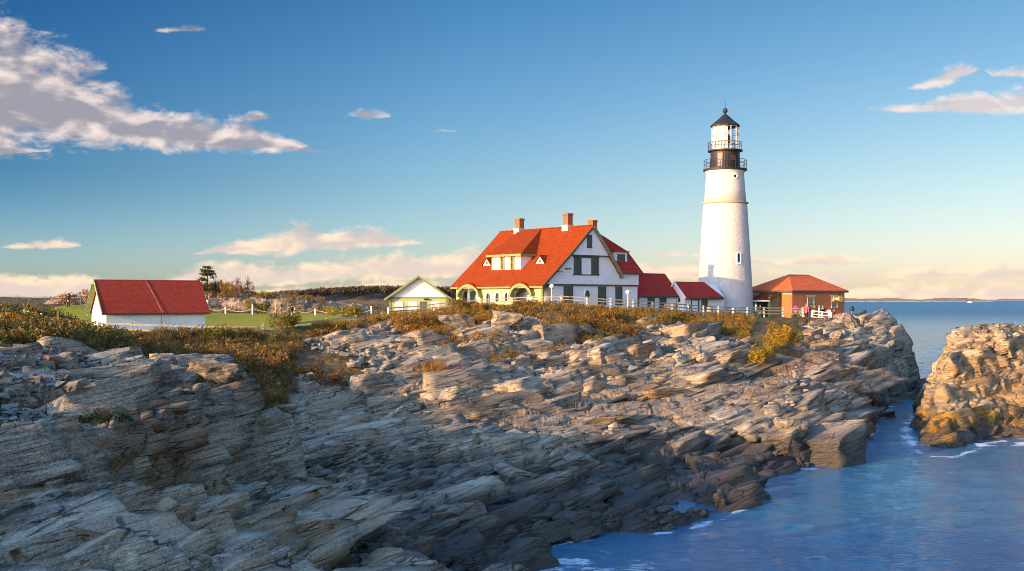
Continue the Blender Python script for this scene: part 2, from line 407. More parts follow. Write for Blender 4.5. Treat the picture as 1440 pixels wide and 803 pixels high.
def grid_mesh(name, co, nc, nr, cols=None, flip=False):
    me = bpy.data.meshes.new(name)
    nv = nc * nr
    me.vertices.add(nv); me.vertices.foreach_set('co', co.astype(F32).ravel())
    i = (np.arange(nc - 1)[:, None] * nr + np.arange(nr - 1)[None]).ravel()
    q = np.stack([i, i + nr, i + nr + 1, i + 1], 1) if not flip else np.stack([i, i + 1, i + nr + 1, i + nr], 1)
    nf = len(q)
    me.loops.add(nf * 4); me.loops.foreach_set('vertex_index', q.astype(np.int32).ravel())
    me.polygons.add(nf); me.polygons.foreach_set('loop_start', np.arange(0, nf * 4, 4, dtype=np.int32)); me.polygons.foreach_set('loop_total', np.full(nf, 4, np.int32))
    me.update()
    for nm, c in (cols or {}).items():
        a = me.color_attributes.new(nm, 'FLOAT_COLOR', 'POINT')
        a.data.foreach_set('color', c.astype(F32).ravel())
    o = bpy.data.objects.new(name, me)
    C.objects.link(o)
    return o

def fan_surface(tx, ys, hfun, nr):
    """columns along bearings tx = x/y; rows spaced evenly by how steeply the profile runs, so scarps keep their detail"""
    nc = len(tx)
    out = np.empty((nc, nr, 2), F32)
    X = tx[:, None] * ys[None]; Y = np.broadcast_to(ys[None], X.shape)
    H = hfun(X.ravel(), Y.ravel()).reshape(X.shape)
    py = (EYE - H) / Y
    dpy = np.abs(np.diff(py, axis=1)); dh = np.abs(np.diff(H, axis=1)) / Y[:, 1:]
    m = np.concatenate([np.zeros((nc, 1)), np.cumsum(dpy + .7 * dh + .085 * np.diff(ys)[None] / Y[:, 1:], axis=1)], 1)
    kk = 45                                             # even the spacing out sideways so neighbouring columns stay in step
    mp = np.concatenate([np.repeat(m[:1], kk, 0), m, np.repeat(m[-1:], kk, 0)], 0)
    cs = np.concatenate([np.zeros((1, m.shape[1])), np.cumsum(mp, 0)], 0)
    m = (cs[2 * kk + 1:] - cs[:-2 * kk - 1]) / (2 * kk + 1)
    for i in range(nc):
        tt = np.linspace(0, m[i, -1], nr)
        out[i, :, 0] = np.interp(tt, m[i], ys)
        out[i, :, 1] = np.interp(tt, m[i], H[i])
    co = np.empty((nc, nr, 3), F32)
    co[..., 1] = out[..., 0]; co[..., 0] = tx[:, None] * out[..., 0]; co[..., 2] = out[..., 1]
    return co

def normals(co):
    a = np.gradient(co, axis=0); b = np.gradient(co, axis=1)
    n = np.cross(a, b); n /= np.linalg.norm(n, axis=2, keepdims=True) + 1e-9
    return np.where(n[..., 2:3] < 0, -n, n)
def smooth(n, k=3, it=2):
    for _ in range(it):
        s = n.copy()
        for d in range(1, k + 1):
            s += np.roll(n, d, 0) + np.roll(n, -d, 0) + np.roll(n, d, 1) + np.roll(n, -d, 1)
        n = s / (np.linalg.norm(s, axis=2, keepdims=True) + 1e-9)
    return n
def blocks(co, rock, amp=1.0, seed=0):
    """displace a surface into jointed blocks at three sizes"""
    n = smooth(normals(co), 6, 4).reshape(-1, 3)
    p = co.reshape(-1, 3).copy(); rk = rock.reshape(-1)[:, None] * amp
    idx = np.nonzero(rk[:, 0] > .02)[0]
    for (sx, sy, sz), a, tl, crack, sdv in (((4.6, 2.6, 2.2), .50, 1.5, .18, 51), ((1.7, 1.0, .85), .20, 1.5, .10, 52), ((.55, .34, .28), .05, 1.4, .03, 53)):
        pp = p[idx]
        q = (pp @ FR) / np.array([sx, sy, sz])
        q += .22 * np.stack([vnoise(pp * (1.3 / sx), 71), vnoise(pp * (1.3 / sx), 72), vnoise(pp * (1.3 / sx), 73)], 1)
        h, e = facets(q.astype(F32), sdv + seed, tl)
        d = h * a - crack * np.exp(-(e / .05) ** 2)
        p[idx] += (n[idx] * .75 + E3[None] * .25) * (d[:, None] * rk[idx])
    return p.reshape(co.shape)

# ------------------------------------------------------------------ rock material
def mat(name):
    m = bpy.data.materials.new(name)
    m.use_nodes = True
    t = NT(m.node_tree)
    return m, t, m.node_tree.nodes['Principled BSDF']
def rock_material(name, light=(.60, .475, .32), dark=(.155, .125, .098), rust=(.36, .19, .075), rust_amt=.55, weed=0.0, ground=True):
    m, t, b = mat(name)
    geo = t.new('ShaderNodeNewGeometry')
    pos = geo.outputs['Position']
    vx = t.vmath('DOT_PRODUCT', pos, tuple(E1)); vy = t.vmath('DOT_PRODUCT', pos, tuple(E2)); vz = t.vmath('DOT_PRODUCT', pos, tuple(E3))
    bed = t.new('ShaderNodeCombineXYZ', {0: t.math('MULTIPLY', vx, .22), 1: t.math('MULTIPLY', vy, .5), 2: t.math('MULTIPLY', vz, 2.2)}).outputs[0]
    n_big = t.noise(pos, .22, 5, .6)
    n_bed = t.noise(bed, 2.2, 7, .65, .5)
    n_fine = t.noise(pos, 9.0, 6, .7)
    f = t.math('ADD', t.math('MULTIPLY', n_bed, .75), t.math('MULTIPLY', n_fine, .45))
    f = t.math('ADD', f, t.math('MULTIPLY', t.math('SUBTRACT', n_big, .5), .55))
    col = t.mix(t.step(f, .43, .72), dark, light)
    n_r = t.noise(bed, .55, 5, .6, 1.0)
    at = t.new('ShaderNodeAttribute', attribute_name='mask')
    ms = t.new('ShaderNodeSeparateColor', {0: at.outputs['Color']})
    rm = t.math('MULTIPLY', t.step(t.math('ADD', n_r, t.math('MULTIPLY', ms.outputs[2], .28)), .53, .72), rust_amt)
    col = t.mix(rm, col, rust)
    isl = geo.outputs['Random Per Island']
    col = t.mix(t.step(isl, .0, 1.0, 0, .55, smooth=False), col, t.mix(1.0, col, (.48, .45, .43), 'MULTIPLY'))
    rb = t.math('MULTIPLY', t.step(t.math('FRACT', t.math('MULTIPLY', isl, 13.7)), .84, .90), t.step(n_bed, .35, .6, 0, .55))
    col = t.mix(rb, col, rust)
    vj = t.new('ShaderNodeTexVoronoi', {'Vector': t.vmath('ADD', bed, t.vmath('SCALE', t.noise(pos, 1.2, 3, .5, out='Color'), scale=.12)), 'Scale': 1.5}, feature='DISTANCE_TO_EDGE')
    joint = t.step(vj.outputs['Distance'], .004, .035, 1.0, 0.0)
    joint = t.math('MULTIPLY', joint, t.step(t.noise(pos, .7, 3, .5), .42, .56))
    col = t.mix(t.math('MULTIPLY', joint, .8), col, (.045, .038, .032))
    grain = t.noise(pos, 22.0, 5, .75)
    col = t.mix(1.0, col, t.mix(t.step(grain, .32, .68), (.62, .62, .62), (1.28, 1.28, 1.28)), 'MULTIPLY')
    pale = t.step(t.noise(bed, 1.1, 6, .7, .3), .60, .72, 0, .5)
    col = t.mix(pale, col, (.47, .43, .38))
    # the tidal band: black lichen and weed above the water line
    z = t.new('ShaderNodeSeparateXYZ', {0: pos}).outputs[2]
    zz = t.math('ADD', z, t.math('MULTIPLY', t.math('SUBTRACT', t.noise(pos, .6, 4, .6), .5), 1.3))
    wet = t.step(zz, .9, 2.2, 1.0, 0.0)
    wetc = (.045, .037, .030)
    col = t.mix(t.math('MULTIPLY', wet, .86), col, wetc)
    if weed > 0:
        wd = t.math('MULTIPLY', t.step(zz, .35, .8), t.step(zz, 1.3, 2.2, 1.0, 0.0))
        col = t.mix(t.math('MULTIPLY', wd, t.step(t.noise(pos, .9, 4, .6), .42, .6, 0, weed)), col, (.33, .17, .025))
    if ground:
        n_s = t.noise(pos, 2.6, 6, .7)
        soil = t.mix(t.step(n_s, .35, .65), (.075, .045, .018), (.17, .105, .035))
        soil = t.mix(t.step(t.noise(pos, .5, 4, .6), .5, .62), soil, (.085, .085, .022))
        sm = t.step(t.math('ADD', ms.outputs[0], t.math('MULTIPLY', t.math('SUBTRACT', n_s, .5), .5)), .42, .58)
        col = t.mix(sm, col, soil)
        grass = t.mix(t.noise(pos, 3.0, 5, .7), (.20, .20, .004), (.31, .285, .008))
        gm = t.step(t.math('ADD', ms.outputs[1], t.math('MULTIPLY', t.math('SUBTRACT', n_s, .5), .3)), .45, .55)
        col = t.mix(gm, col, grass)
    t.link(col, b.inputs['Base Color'])
    t.link(t.math('SUBTRACT', .88, t.math('MULTIPLY', wet, .45)), b.inputs['Roughness'])
    b.inputs['Specular IOR Level'].default_value = .3
    vor = t.new('ShaderNodeTexVoronoi', {'Vector': bed, 'Scale': 3.3}, feature='DISTANCE_TO_EDGE')
    crack = t.step(vor.outputs['Distance'], 0.0, .05)
    hgt = t.math('ADD', t.math('MULTIPLY', n_bed, .5), t.math('MULTIPLY', n_fine, .22))
    hgt = t.math('ADD', hgt, t.math('MULTIPLY', crack, .10))
    hgt = t.math('SUBTRACT', hgt, t.math('MULTIPLY', joint, .35))
    hgt = t.math('ADD', hgt, t.math('MULTIPLY', grain, .12))
    bp = t.new('ShaderNodeBump', {'Strength': 1.0, 'Distance': .2, 'Height': hgt})
    t.link(bp.outputs[0], b.inputs['Normal'])
    return m

# ------------------------------------------------------------------ shore
DETAIL = 1.0
def shore_height(x, y):
    h = bil(HB, x, y)
    rock = 1 - sstep(bil(ssoil, x, y), -1.0, 1.5)
    return ledges(x, y, h, (rock * .92 + .02) * sstep(h, -1.5, -.6))
NC, NR = int(1500 * DETAIL), int(980 * DETAIL)
tx = np.concatenate([np.linspace(-.80, -.50, int(NC * .1), endpoint=False), np.linspace(-.50, .47, NC - int(NC * .1))])
ys = 14.0 * (300 / 14.0) ** np.linspace(0, 1, 2400)
co = fan_surface(tx, ys, shore_height, NR)
x_, y_ = co[..., 0], co[..., 1]
S_SOIL = sstep(bil(ssoil, x_, y_), -1.2, 1.2); S_LAWN = sstep(bil(slawn, x_, y_), -.3, .3)
RK = (1 - S_SOIL) * sstep(co[..., 2], -1.6, -.3)
co = blocks(co, RK * (1 - .45 * bil(SLAB, x_, y_)))
co[..., 2] += (S_SOIL * (1 - S_LAWN) * .12).astype(F32) * fbm(co.reshape(-1, 3) * .9, 3, 5).reshape(S_SOIL.shape)
RUST = np.zeros_like(S_SOIL)
RSPOT = ((-9.2, 34.5, 1.6), (-8.2, 28.0, 1.3), (-7.0, 29.5, 1.4), (-5.8, 31.0, 1.3), (-10.8, 43, 1.3), (-11, 33, 1.0), (22, 88, 5), (26, 100, 5), (38, 76, 6))
for (rx, ry, rr) in RSPOT:
    RUST = np.maximum(RUST, np.exp(-((x_ - rx) ** 2 + (y_ - ry) ** 2) / rr ** 2))
mask = np.stack([S_SOIL, S_LAWN, RUST, np.ones_like(RUST)], -1)
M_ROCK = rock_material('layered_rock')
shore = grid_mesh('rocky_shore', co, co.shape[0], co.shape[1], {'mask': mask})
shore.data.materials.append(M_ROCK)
shore['kind'] = 'structure'
shore['label'] = 'layered grey and tan ledges of the rocky shore with its grassy top'
SHORE = co
def ground_z(x, y):
    """height of the built shore at a point"""
    i = np.interp(x / y, tx, np.arange(len(tx)))
    i0 = int(round(float(i)))
    return float(np.interp(y, np.maximum.accumulate(SHORE[i0, :, 1]), SHORE[i0, :, 2]))

# ------------------------------------------------------------------ the broken beds: jointed slabs and blocks lying in the bedding
def block_template(seed, cuts):
    """a unit block with chipped corners and thin beds showing on its sides"""
    bm = bmesh.new()
    bmesh.ops.create_cube(bm, size=2.0)
    r_ = np.random.default_rng(seed)
    for v in bm.verts:
        v.co += Vector(r_.uniform(-.24, .24, 3) * np.array([1, 1, .7]))
    bmesh.ops.subdivide_edges(bm, edges=bm.edges, cuts=cuts, use_grid_fill=True)
    co_ = np.array([v.co[:] for v in bm.verts], F32)
    L = np.linalg.norm(co_, axis=1, keepdims=True)
    lay = r_.uniform(-1, 1, 14)
    side = np.clip(np.maximum(np.abs(co_[:, 0]), np.abs(co_[:, 1])) - .72, 0, .28) / .28
    kz = np.clip(((co_[:, 2] + 1.2) / 2.4 * 13).astype(int), 0, 13)
    co_[:, :2] *= (1 + .05 * lay[kz] * side)[:, None]
    for _ in range(6):                                  # split faces: cut pieces off along flat planes
        n = r_.normal(size=3) * np.array([1, 1, .75]); n /= np.linalg.norm(n)
        d = (np.abs(n).sum()) * r_.uniform(.60, .80)
        co_ = co_ - n[None] * np.maximum(co_ @ n - d, 0)[:, None]
    h, e = facets((co_ * np.array([1.3, 1.6, 1.1]) + seed * 3.1).astype(F32), 91, 1.0)
    nrm = co_ / (np.linalg.norm(co_, axis=1, keepdims=True) + 1e-6)
    co_ += nrm * (h * .06 - .05 * np.exp(-(e / .07) ** 2))[:, None] + .008 * np.stack([vnoise(co_ * 4 + seed, 92 + i) for i in range(3)], 1)
    fs = np.array([[v.index for v in f.verts] for f in bm.faces], np.int32)
    bm.free()
    return co_, fs
TPL = {c: [block_template(100 + 7 * k + c, c) for k in range(9)] for c in (3, 7)}
def block_field(grid, weight, n, length, width, thick, seed, embed=(-.55, .10), jit=6.0, zmin=-.5):
    """block placements drawn from a grid surface in proportion to its real area times a weight"""
    r_ = np.random.default_rng(seed)
    a = np.linalg.norm(np.cross(grid[1:, :-1] - grid[:-1, :-1], grid[:-1, 1:] - grid[:-1, :-1]), axis=2)
    w = (a * weight[:-1, :-1] * (grid[:-1, :-1, 2] > zmin)).ravel().astype(np.float64)
    k = r_.choice(len(w), n, p=w / w.sum())
    i, j = np.divmod(k, grid.shape[1] - 1)
    c = grid[i, j].astype(np.float64)
    nn = GN[id(grid)][i, j]
    s = np.stack([length * r_.lognormal(0, .38, n), width * r_.lognormal(0, .35, n), thick * r_.lognormal(0, .35, n)], 1)
    s[:, 0] *= np.where(nn[:, 2] < .6, .62, 1.0)        # short blocks on the steep faces
    return c, nn, s, r_.uniform(*embed, n), r_.normal(0, jit, (n, 3)), r_
GN = {}
def block_mesh(name, fields, m, near=48.0):
    VV = []; QQ = []; b0 = 0
    for c, nn, s, emb, jt, r_ in fields:
        sw = fbm(np.stack([c[:, 0] / 16, c[:, 1] / 16, c[:, 0] * 0 + 5], 1), 2, 95)
        for k in range(len(c)):
            big = s[k, 0] / c[k, 1]                     # how large it looms
            tv, tq = TPL[7 if big > .026 else 3][int(r_.integers(0, 9))]
            Rm = np.array((Matrix.Rotation(R(sw[k] * 14 + jt[k, 0]), 3, 'Z') @ Matrix.Rotation(R(jt[k, 1] + sw[k] * 6), 3, 'X') @ Matrix.Rotation(R(jt[k, 2]), 3, 'Y')))
            fl = np.array([1, 1, 1.0]) if r_.random() < .5 else np.array([-1, -1, 1.0])
            v = (tv * fl * s[k] * .5) @ FR.T @ Rm.T
            ext = np.abs((Rm @ FR).T @ nn[k]) @ s[k] * .5        # half extent along the surface normal
            VV.append(v + c[k] + nn[k] * (emb[k] * ext)); QQ.append(tq + b0); b0 += len(tv)
    V_ = np.concatenate(VV); Q_ = np.concatenate(QQ)
    me = bpy.data.meshes.new(name); nf = len(Q_)
    me.vertices.add(len(V_)); me.vertices.foreach_set('co', V_.astype(F32).ravel())
    me.loops.add(nf * 4); me.loops.foreach_set('vertex_index', Q_.astype(np.int32).ravel())
    me.polygons.add(nf); me.polygons.foreach_set('loop_start', np.arange(0, nf * 4, 4, dtype=np.int32)); me.polygons.foreach_set('loop_total', np.full(nf, 4, np.int32))
    me.update(calc_edges=True)
    ru = np.zeros(len(V_))
    for rx, ry, rr in RSPOT:
        ru = np.maximum(ru, 1.35 * np.exp(-((V_[:, 0] - rx) ** 2 + (V_[:, 1] - ry) ** 2) / rr ** 2))
    at = me.color_attributes.new('mask', 'FLOAT_COLOR', 'POINT')
    at.data.foreach_set('color', np.stack([ru * 0, ru * 0, ru, ru * 0 + 1], 1).astype(F32).ravel())
    me.materials.append(m)
    o = bpy.data.objects.new(name, me); C.objects.link(o)
    o['kind'] = 'structure'
    return o
GN[id(SHORE)] = smooth(normals(SHORE), 4, 2)
_rock = (RK > .6).astype(float) * (SHORE[..., 1] < 125 - 7.5 * (SHORE[..., 0] > 24) * (SHORE[..., 0] < 36.5)) * (np.abs(SHORE[..., 0] / SHORE[..., 1]) < .5)
_open = _rock * (bil(ssoil, SHORE[..., 0], SHORE[..., 1]) < -2.2)          # big blocks keep clear of the soil
_slab = bil(SLAB, SHORE[..., 0], SHORE[..., 1])
_near = sstep(SHORE[..., 1], 62, 40)
_up = sstep(SHORE[..., 1], 68, 78) * (1 - _slab)
_clump = sstep(fbm(np.stack([SHORE[..., 0].ravel() / 7, SHORE[..., 1].ravel() / 7, SHORE[..., 0].ravel() * 0 + 2], 1), 2, 97).reshape(RK.shape), -.15, .35)
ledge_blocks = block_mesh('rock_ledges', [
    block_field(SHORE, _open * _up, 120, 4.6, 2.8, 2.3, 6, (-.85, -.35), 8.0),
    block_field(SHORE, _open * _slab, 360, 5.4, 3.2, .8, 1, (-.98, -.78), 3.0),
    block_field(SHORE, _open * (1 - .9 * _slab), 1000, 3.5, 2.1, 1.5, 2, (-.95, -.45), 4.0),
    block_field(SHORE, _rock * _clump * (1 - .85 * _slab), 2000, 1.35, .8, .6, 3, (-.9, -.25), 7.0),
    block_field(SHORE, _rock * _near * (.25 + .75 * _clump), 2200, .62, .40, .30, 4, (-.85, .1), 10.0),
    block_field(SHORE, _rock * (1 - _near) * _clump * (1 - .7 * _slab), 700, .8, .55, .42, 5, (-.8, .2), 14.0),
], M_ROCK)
# ------------------------------------------------------------------ rock across the channel
SR = [PW(1303, 636), PW(1330, 641), PW(1352, 634), PW(1375, 622), PW(1410, 616), (36, 73.5), (44, 77), (60, 84), (72, 100), (58, 112), (46, 104), (40.0, 99), (35.6, 93.5), (31.5, 88), (28.2, 80), (26.3, 74)]
SRH = rbf([P(1315, 600, 70), P(1335, 560, 74), P(1325, 515, 82), P(1350, 485, 82), P(1385, 460, 86), P(1440, 452, 90), P(1340, 590, 71), P(1390, 560, 78), P(1440, 560, 80), P(1400, 500, 83), P(1460, 470, 88),
           P(1312, 490, 95), P(1335, 485, 97), P(1400, 600, 73.6), P(1440, 595, 75.5), (60, 95, 7.5), (65, 105, 5)])
def islet_height(x, y):
    d = sdf_poly(x, y, SR) + .5 * fbm(np.stack([x / 4, y / 4, x * 0], 1), 3, 21)
    t = np.clip((d + .3) / 3.2, 0, 1)
    h = -2.2 + (np.maximum(SRH(x, y), .4) + 2.2) * (1 - (1 - t) ** 2.2)
    return ledges(x, y, h, .55 * np.ones_like(h) * sstep(h, -1.5, -.5))
txs = np.linspace(.345, .62, int(520 * DETAIL))
yss = 58.0 * (118 / 58.0) ** np.linspace(0, 1, 900)
ci = fan_surface(txs, yss, islet_height, int(620 * DETAIL))
ci = blocks(ci, sstep(ci[..., 2], -1.6, -.4), .8, 200)
GN[id(ci)] = smooth(normals(ci), 4, 2)
islet = grid_mesh('rock_islet', ci, ci.shape[0], ci.shape[1], {'mask': np.stack([0 * ci[..., 0], 0 * ci[..., 0], 0 * ci[..., 0] + .45, 0 * ci[..., 0] + 1], -1)})
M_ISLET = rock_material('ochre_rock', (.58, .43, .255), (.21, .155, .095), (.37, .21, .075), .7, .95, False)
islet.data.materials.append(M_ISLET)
islet['kind'] = 'structure'
_one = np.ones(ci.shape[:2])
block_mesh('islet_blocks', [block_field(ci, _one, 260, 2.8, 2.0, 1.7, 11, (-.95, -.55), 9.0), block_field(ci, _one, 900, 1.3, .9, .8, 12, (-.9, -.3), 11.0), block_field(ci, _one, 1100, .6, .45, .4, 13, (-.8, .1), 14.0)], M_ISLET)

# ------------------------------------------------------------------ sea
SEA_T = np.concatenate([np.linspace(-2.5, -.2, 12, endpoint=False), np.linspace(-.2, .6, 560, endpoint=False), np.linspace(.6, 2.5, 30)])
SEA_Y = np.concatenate([14 * (400 / 14.) ** np.linspace(0, 1, 900, endpoint=False), 400 * (45000 / 400.) ** np.linspace(0, 1, 60)])
sx = SEA_T[:, None] * SEA_Y[None]; sy = np.broadcast_to(SEA_Y[None], sx.shape)
sp = np.stack([sx.ravel(), sy.ravel(), 0 * sx.ravel()], 1)
near = sstep(sy, 500, 60)
wv = .055 * fbm(sp * np.array([.55, .85, 1]), 3, 61).reshape(sx.shape) + .05 * vnoise(sp * np.array([.16, .28, 1]), 64).reshape(sx.shape)
dl = sdf_poly(sx.ravel(), sy.ravel(), COAST).reshape(sx.shape); di = sdf_poly(sx.ravel(), sy.ravel(), SR).reshape(sx.shape)
foam = np.maximum(np.exp(-np.abs(dl + .3) / .7) * .66, .75 * np.exp(-np.abs(di + .5) / .8))
brk = .5 + .5 * fbm(sp * np.array([.9, 1.3, 1]), 3, 67).reshape(sx.shape)
foam = np.maximum(foam, 1.0 * np.exp(-((sx - 33.5) / 5) ** 2 - ((sy - 71.0) / 1.6) ** 2))
foam = np.maximum(foam, .6 * np.exp(-((sx - 38) / 3) ** 2 - ((sy - 105) / 4) ** 2))
foam = np.maximum(foam, .62 * np.exp(-((sx - 2.5) / 4) ** 2 - ((sy - 39) / 3.5) ** 2))
foam = foam * (.35 + 1.0 * brk)
sco = np.stack([sx, sy, wv * near], -1)
sea = grid_mesh('sea', sco, len(SEA_T), len(SEA_Y), {'foam': np.stack([foam, foam, foam, np.ones_like(foam)], -1)})
m, t, b = mat('sea_water')
pos = t.new('ShaderNodeNewGeometry').outputs['Position']
w1 = t.vmath('MULTIPLY', pos, (1.1, 1.7, 1.0))
n1 = t.noise(w1, .8, 5, .62, .8); n2 = t.noise(w1, 3.2, 4, .65, .6); n3 = t.noise(t.vmath('MULTIPLY', pos, (.35, .8, 1)), .12, 5, .65)
hgt = t.math('ADD', t.math('MULTIPLY', n1, .55), t.math('MULTIPLY', n2, .26))
dist = t.vmath('LENGTH', pos)
bp = t.new('ShaderNodeBump', {'Strength': 1.0, 'Distance': t.step(dist, 70, 330, .19, 1.3), 'Height': hgt})
at = t.new('ShaderNodeAttribute', attribute_name='foam')
fm = t.math('MULTIPLY', at.outputs['Fac'], t.noise(w1, 1.6, 6, .72, 1.2))
fm = t.math('MULTIPLY', t.step(fm, .24, .36), .8)
body = t.mix(n3, (.030, .115, .195), (.048, .160, .265))
t.link(t.mix(fm, body, (.72, .75, .78)), b.inputs['Base Color'])
t.link(t.math('ADD', t.step(dist, 90, 900, .05, .34), t.math('MULTIPLY', fm, .6)), b.inputs['Roughness'])
b.inputs['IOR'].default_value = 1.333
t.link(bp.outputs[0], b.inputs['Normal'])
sea.data.materials.append(m)
sea['kind'] = 'structure'
for o in (sea,):
    o.data.polygons.foreach_set('use_smooth', np.ones(len(o.data.polygons), bool))

# ------------------------------------------------------------------ unseen wooded bluff behind and left of the viewpoint, shaped to shade the foreground
BA, BC = np.array([.794, .607]), np.array([-.607, .794])
aa = np.linspace(-70, -6, 60); cc = np.linspace(-60, 100, 150)
A_, C_ = np.meshgrid(aa, cc, indexing='ij')
crest = 12.4 - 8.2 * sstep(C_, 57, 76)
prof = np.exp(-((A_ + 22) / np.where(A_ > -22, 7.0, 30.0)) ** 2)
bz = 3.3 + (crest - 3.3) * prof + .5 * fbm(np.stack([A_.ravel() / 6, C_.ravel() / 6, A_.ravel() * 0], 1), 3, 88).reshape(A_.shape)
bco = np.stack([A_ * BA[0] + C_ * BC[0], A_ * BA[1] + C_ * BC[1], bz], -1)
bluff = grid_mesh('bluff', bco, len(aa), len(cc), {'mask': np.stack([bz * 0 + 1, bz * 0, bz * 0, bz * 0 + 1], -1)})
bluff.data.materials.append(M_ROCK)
bluff['kind'] = 'structure'
# ------------------------------------------------------------------ mesh builder
class MB:
    """collects shapes and links them as one mesh object"""
    def __init__(self):
        self.v = []; self.f = []
    def add(self, verts, faces):
        b = len(self.v)
        self.v += [tuple(p) for p in verts]
        self.f += [tuple(b + i for i in f) for f in faces]
        return self
    def box(self, x0, x1, y0, y1, z0, z1):
        x0, x1 = sorted((x0, x1)); y0, y1 = sorted((y0, y1)); z0, z1 = sorted((z0, z1))
        return self.add([(x0, y0, z0), (x1, y0, z0), (x1, y1, z0), (x0, y1, z0), (x0, y0, z1), (x1, y0, z1), (x1, y1, z1), (x0, y1, z1)],
                        [(0, 3, 2, 1), (4, 5, 6, 7), (0, 1, 5, 4), (1, 2, 6, 5), (2, 3, 7, 6), (3, 0, 4, 7)])
    def prism(self, pts, d):
        """a flat polygon pushed through a vector"""
        n = len(pts); d = Vector(d)
        q = [Vector(p) for p in pts]
        return self.add(q + [p + d for p in q], [tuple(range(n))[::-1], tuple(range(n, 2 * n))] + [(i, (i + 1) % n, n + (i + 1) % n, n + i) for i in range(n)])
    def beam(self, a, b, w, h, up=(0, 0, 1)):
        """a square bar from a to b"""
        a, b = Vector(a), Vector(b); d = (b - a).normalized(); u = Vector(up)
        s = d.cross(u)
        if s.length < 1e-4: s = d.cross(Vector((1, 0, 0)))
        s.normalize(); u = s.cross(d)
        s *= w / 2; u = u * (h / 2)
        return self.add([a - s - u, a + s - u, a + s + u, a - s + u, b - s - u, b + s - u, b + s + u, b - s + u],
                        [(0, 1, 2, 3), (7, 6, 5, 4), (0, 4, 5, 1), (1, 5, 6, 2), (2, 6, 7, 3), (3, 7, 4, 0)])
    def lathe(self, prof, n=24, c=(0, 0), closed=True):
        """(radius, z) pairs turned about a vertical axis"""
        V_ = []; F_ = []
        for r, z in prof:
            for i in range(n):
                a = 2 * math.pi * i / n
                V_.append((c[0] + r * math.cos(a), c[1] + r * math.sin(a), z))
        for k in range(len(prof) - 1):
            for i in range(n):
                j = (i + 1) % n
                F_.append((k * n + i, k * n + j, (k + 1) * n + j, (k + 1) * n + i))
        if closed:
            F_ += [tuple(range(n))[::-1], tuple((len(prof) - 1) * n + i for i in range(n))]
        return self.add(V_, F_)
    def tube(self, pts, rad, n=8):
        pts = [Vector(p) for p in pts]
        if not hasattr(rad, '__len__'): rad = [rad] * len(pts)
        V_ = []; F_ = []
        for k, p in enumerate(pts):
            d = (pts[min(k + 1, len(pts) - 1)] - pts[max(k - 1, 0)]).normalized()
            s = d.cross(Vector((0, 0, 1)))
            if s.length < 1e-3: s = Vector((1, 0, 0))
            s.normalize(); u = s.cross(d)
            for i in range(n):
                a = 2 * math.pi * i / n
                V_.append(p + (s * math.cos(a) + u * math.sin(a)) * rad[k])
        for k in range(len(pts) - 1):
            for i in range(n):
                j = (i + 1) % n
                F_.append((k * n + i, k * n + j, (k + 1) * n + j, (k + 1) * n + i))
        F_ += [tuple(range(n))[::-1], tuple((len(pts) - 1) * n + i for i in range(n))]
        return self.add(V_, F_)
    def ball(self, c, r, n=10, m=6, sq=(1, 1, 1)):
        pr = [(max(r * math.sin(math.pi * k / m), 1e-4), r * math.cos(math.pi * k / m)) for k in range(m, -1, -1)]
        V_ = []; F_ = []
        for rr, z in pr:
            for i in range(n):
                a = 2 * math.pi * i / n
                V_.append((c[0] + rr * math.cos(a) * sq[0], c[1] + rr * math.sin(a) * sq[1], c[2] + z * sq[2]))
        for k in range(m):
            for i in range(n):
                j = (i + 1) % n
                F_.append((k * n + i, k * n + j, (k + 1) * n + j, (k + 1) * n + i))
        return self.add(V_, F_)
    def build(self, name, m, parent=None, smooth=False, off=(0, 0, 0)):
        me = bpy.data.meshes.new(name)
        o3 = Vector(off)
        me.from_pydata([Vector(p) - o3 for p in self.v], [], self.f)
        bm = bmesh.new(); bm.from_mesh(me)
        bmesh.ops.recalc_face_normals(bm, faces=bm.faces)
        bm.to_mesh(me); bm.free()
        if smooth:
            me.polygons.foreach_set('use_smooth', np.ones(len(me.polygons), bool))
        me.materials.append(m)
        o = bpy.data.objects.new(name, me)
        C.objects.link(o)
        if parent is not None:
            o.parent = parent
        return o
def tag(o, label, cat, group=None, kind=None):
    o['label'] = label
    if cat: o['category'] = cat
    if group: o['group'] = group
    if kind: o['kind'] = kind
    return o
def thing(name, label, cat, loc, rz=0.0, group=None):
    o = bpy.data.objects.new(name, None)
    o.empty_display_size = .3
    o.location = loc; o.rotation_euler = (0, 0, rz)
    C.objects.link(o)
    return tag(o, label, cat, group)

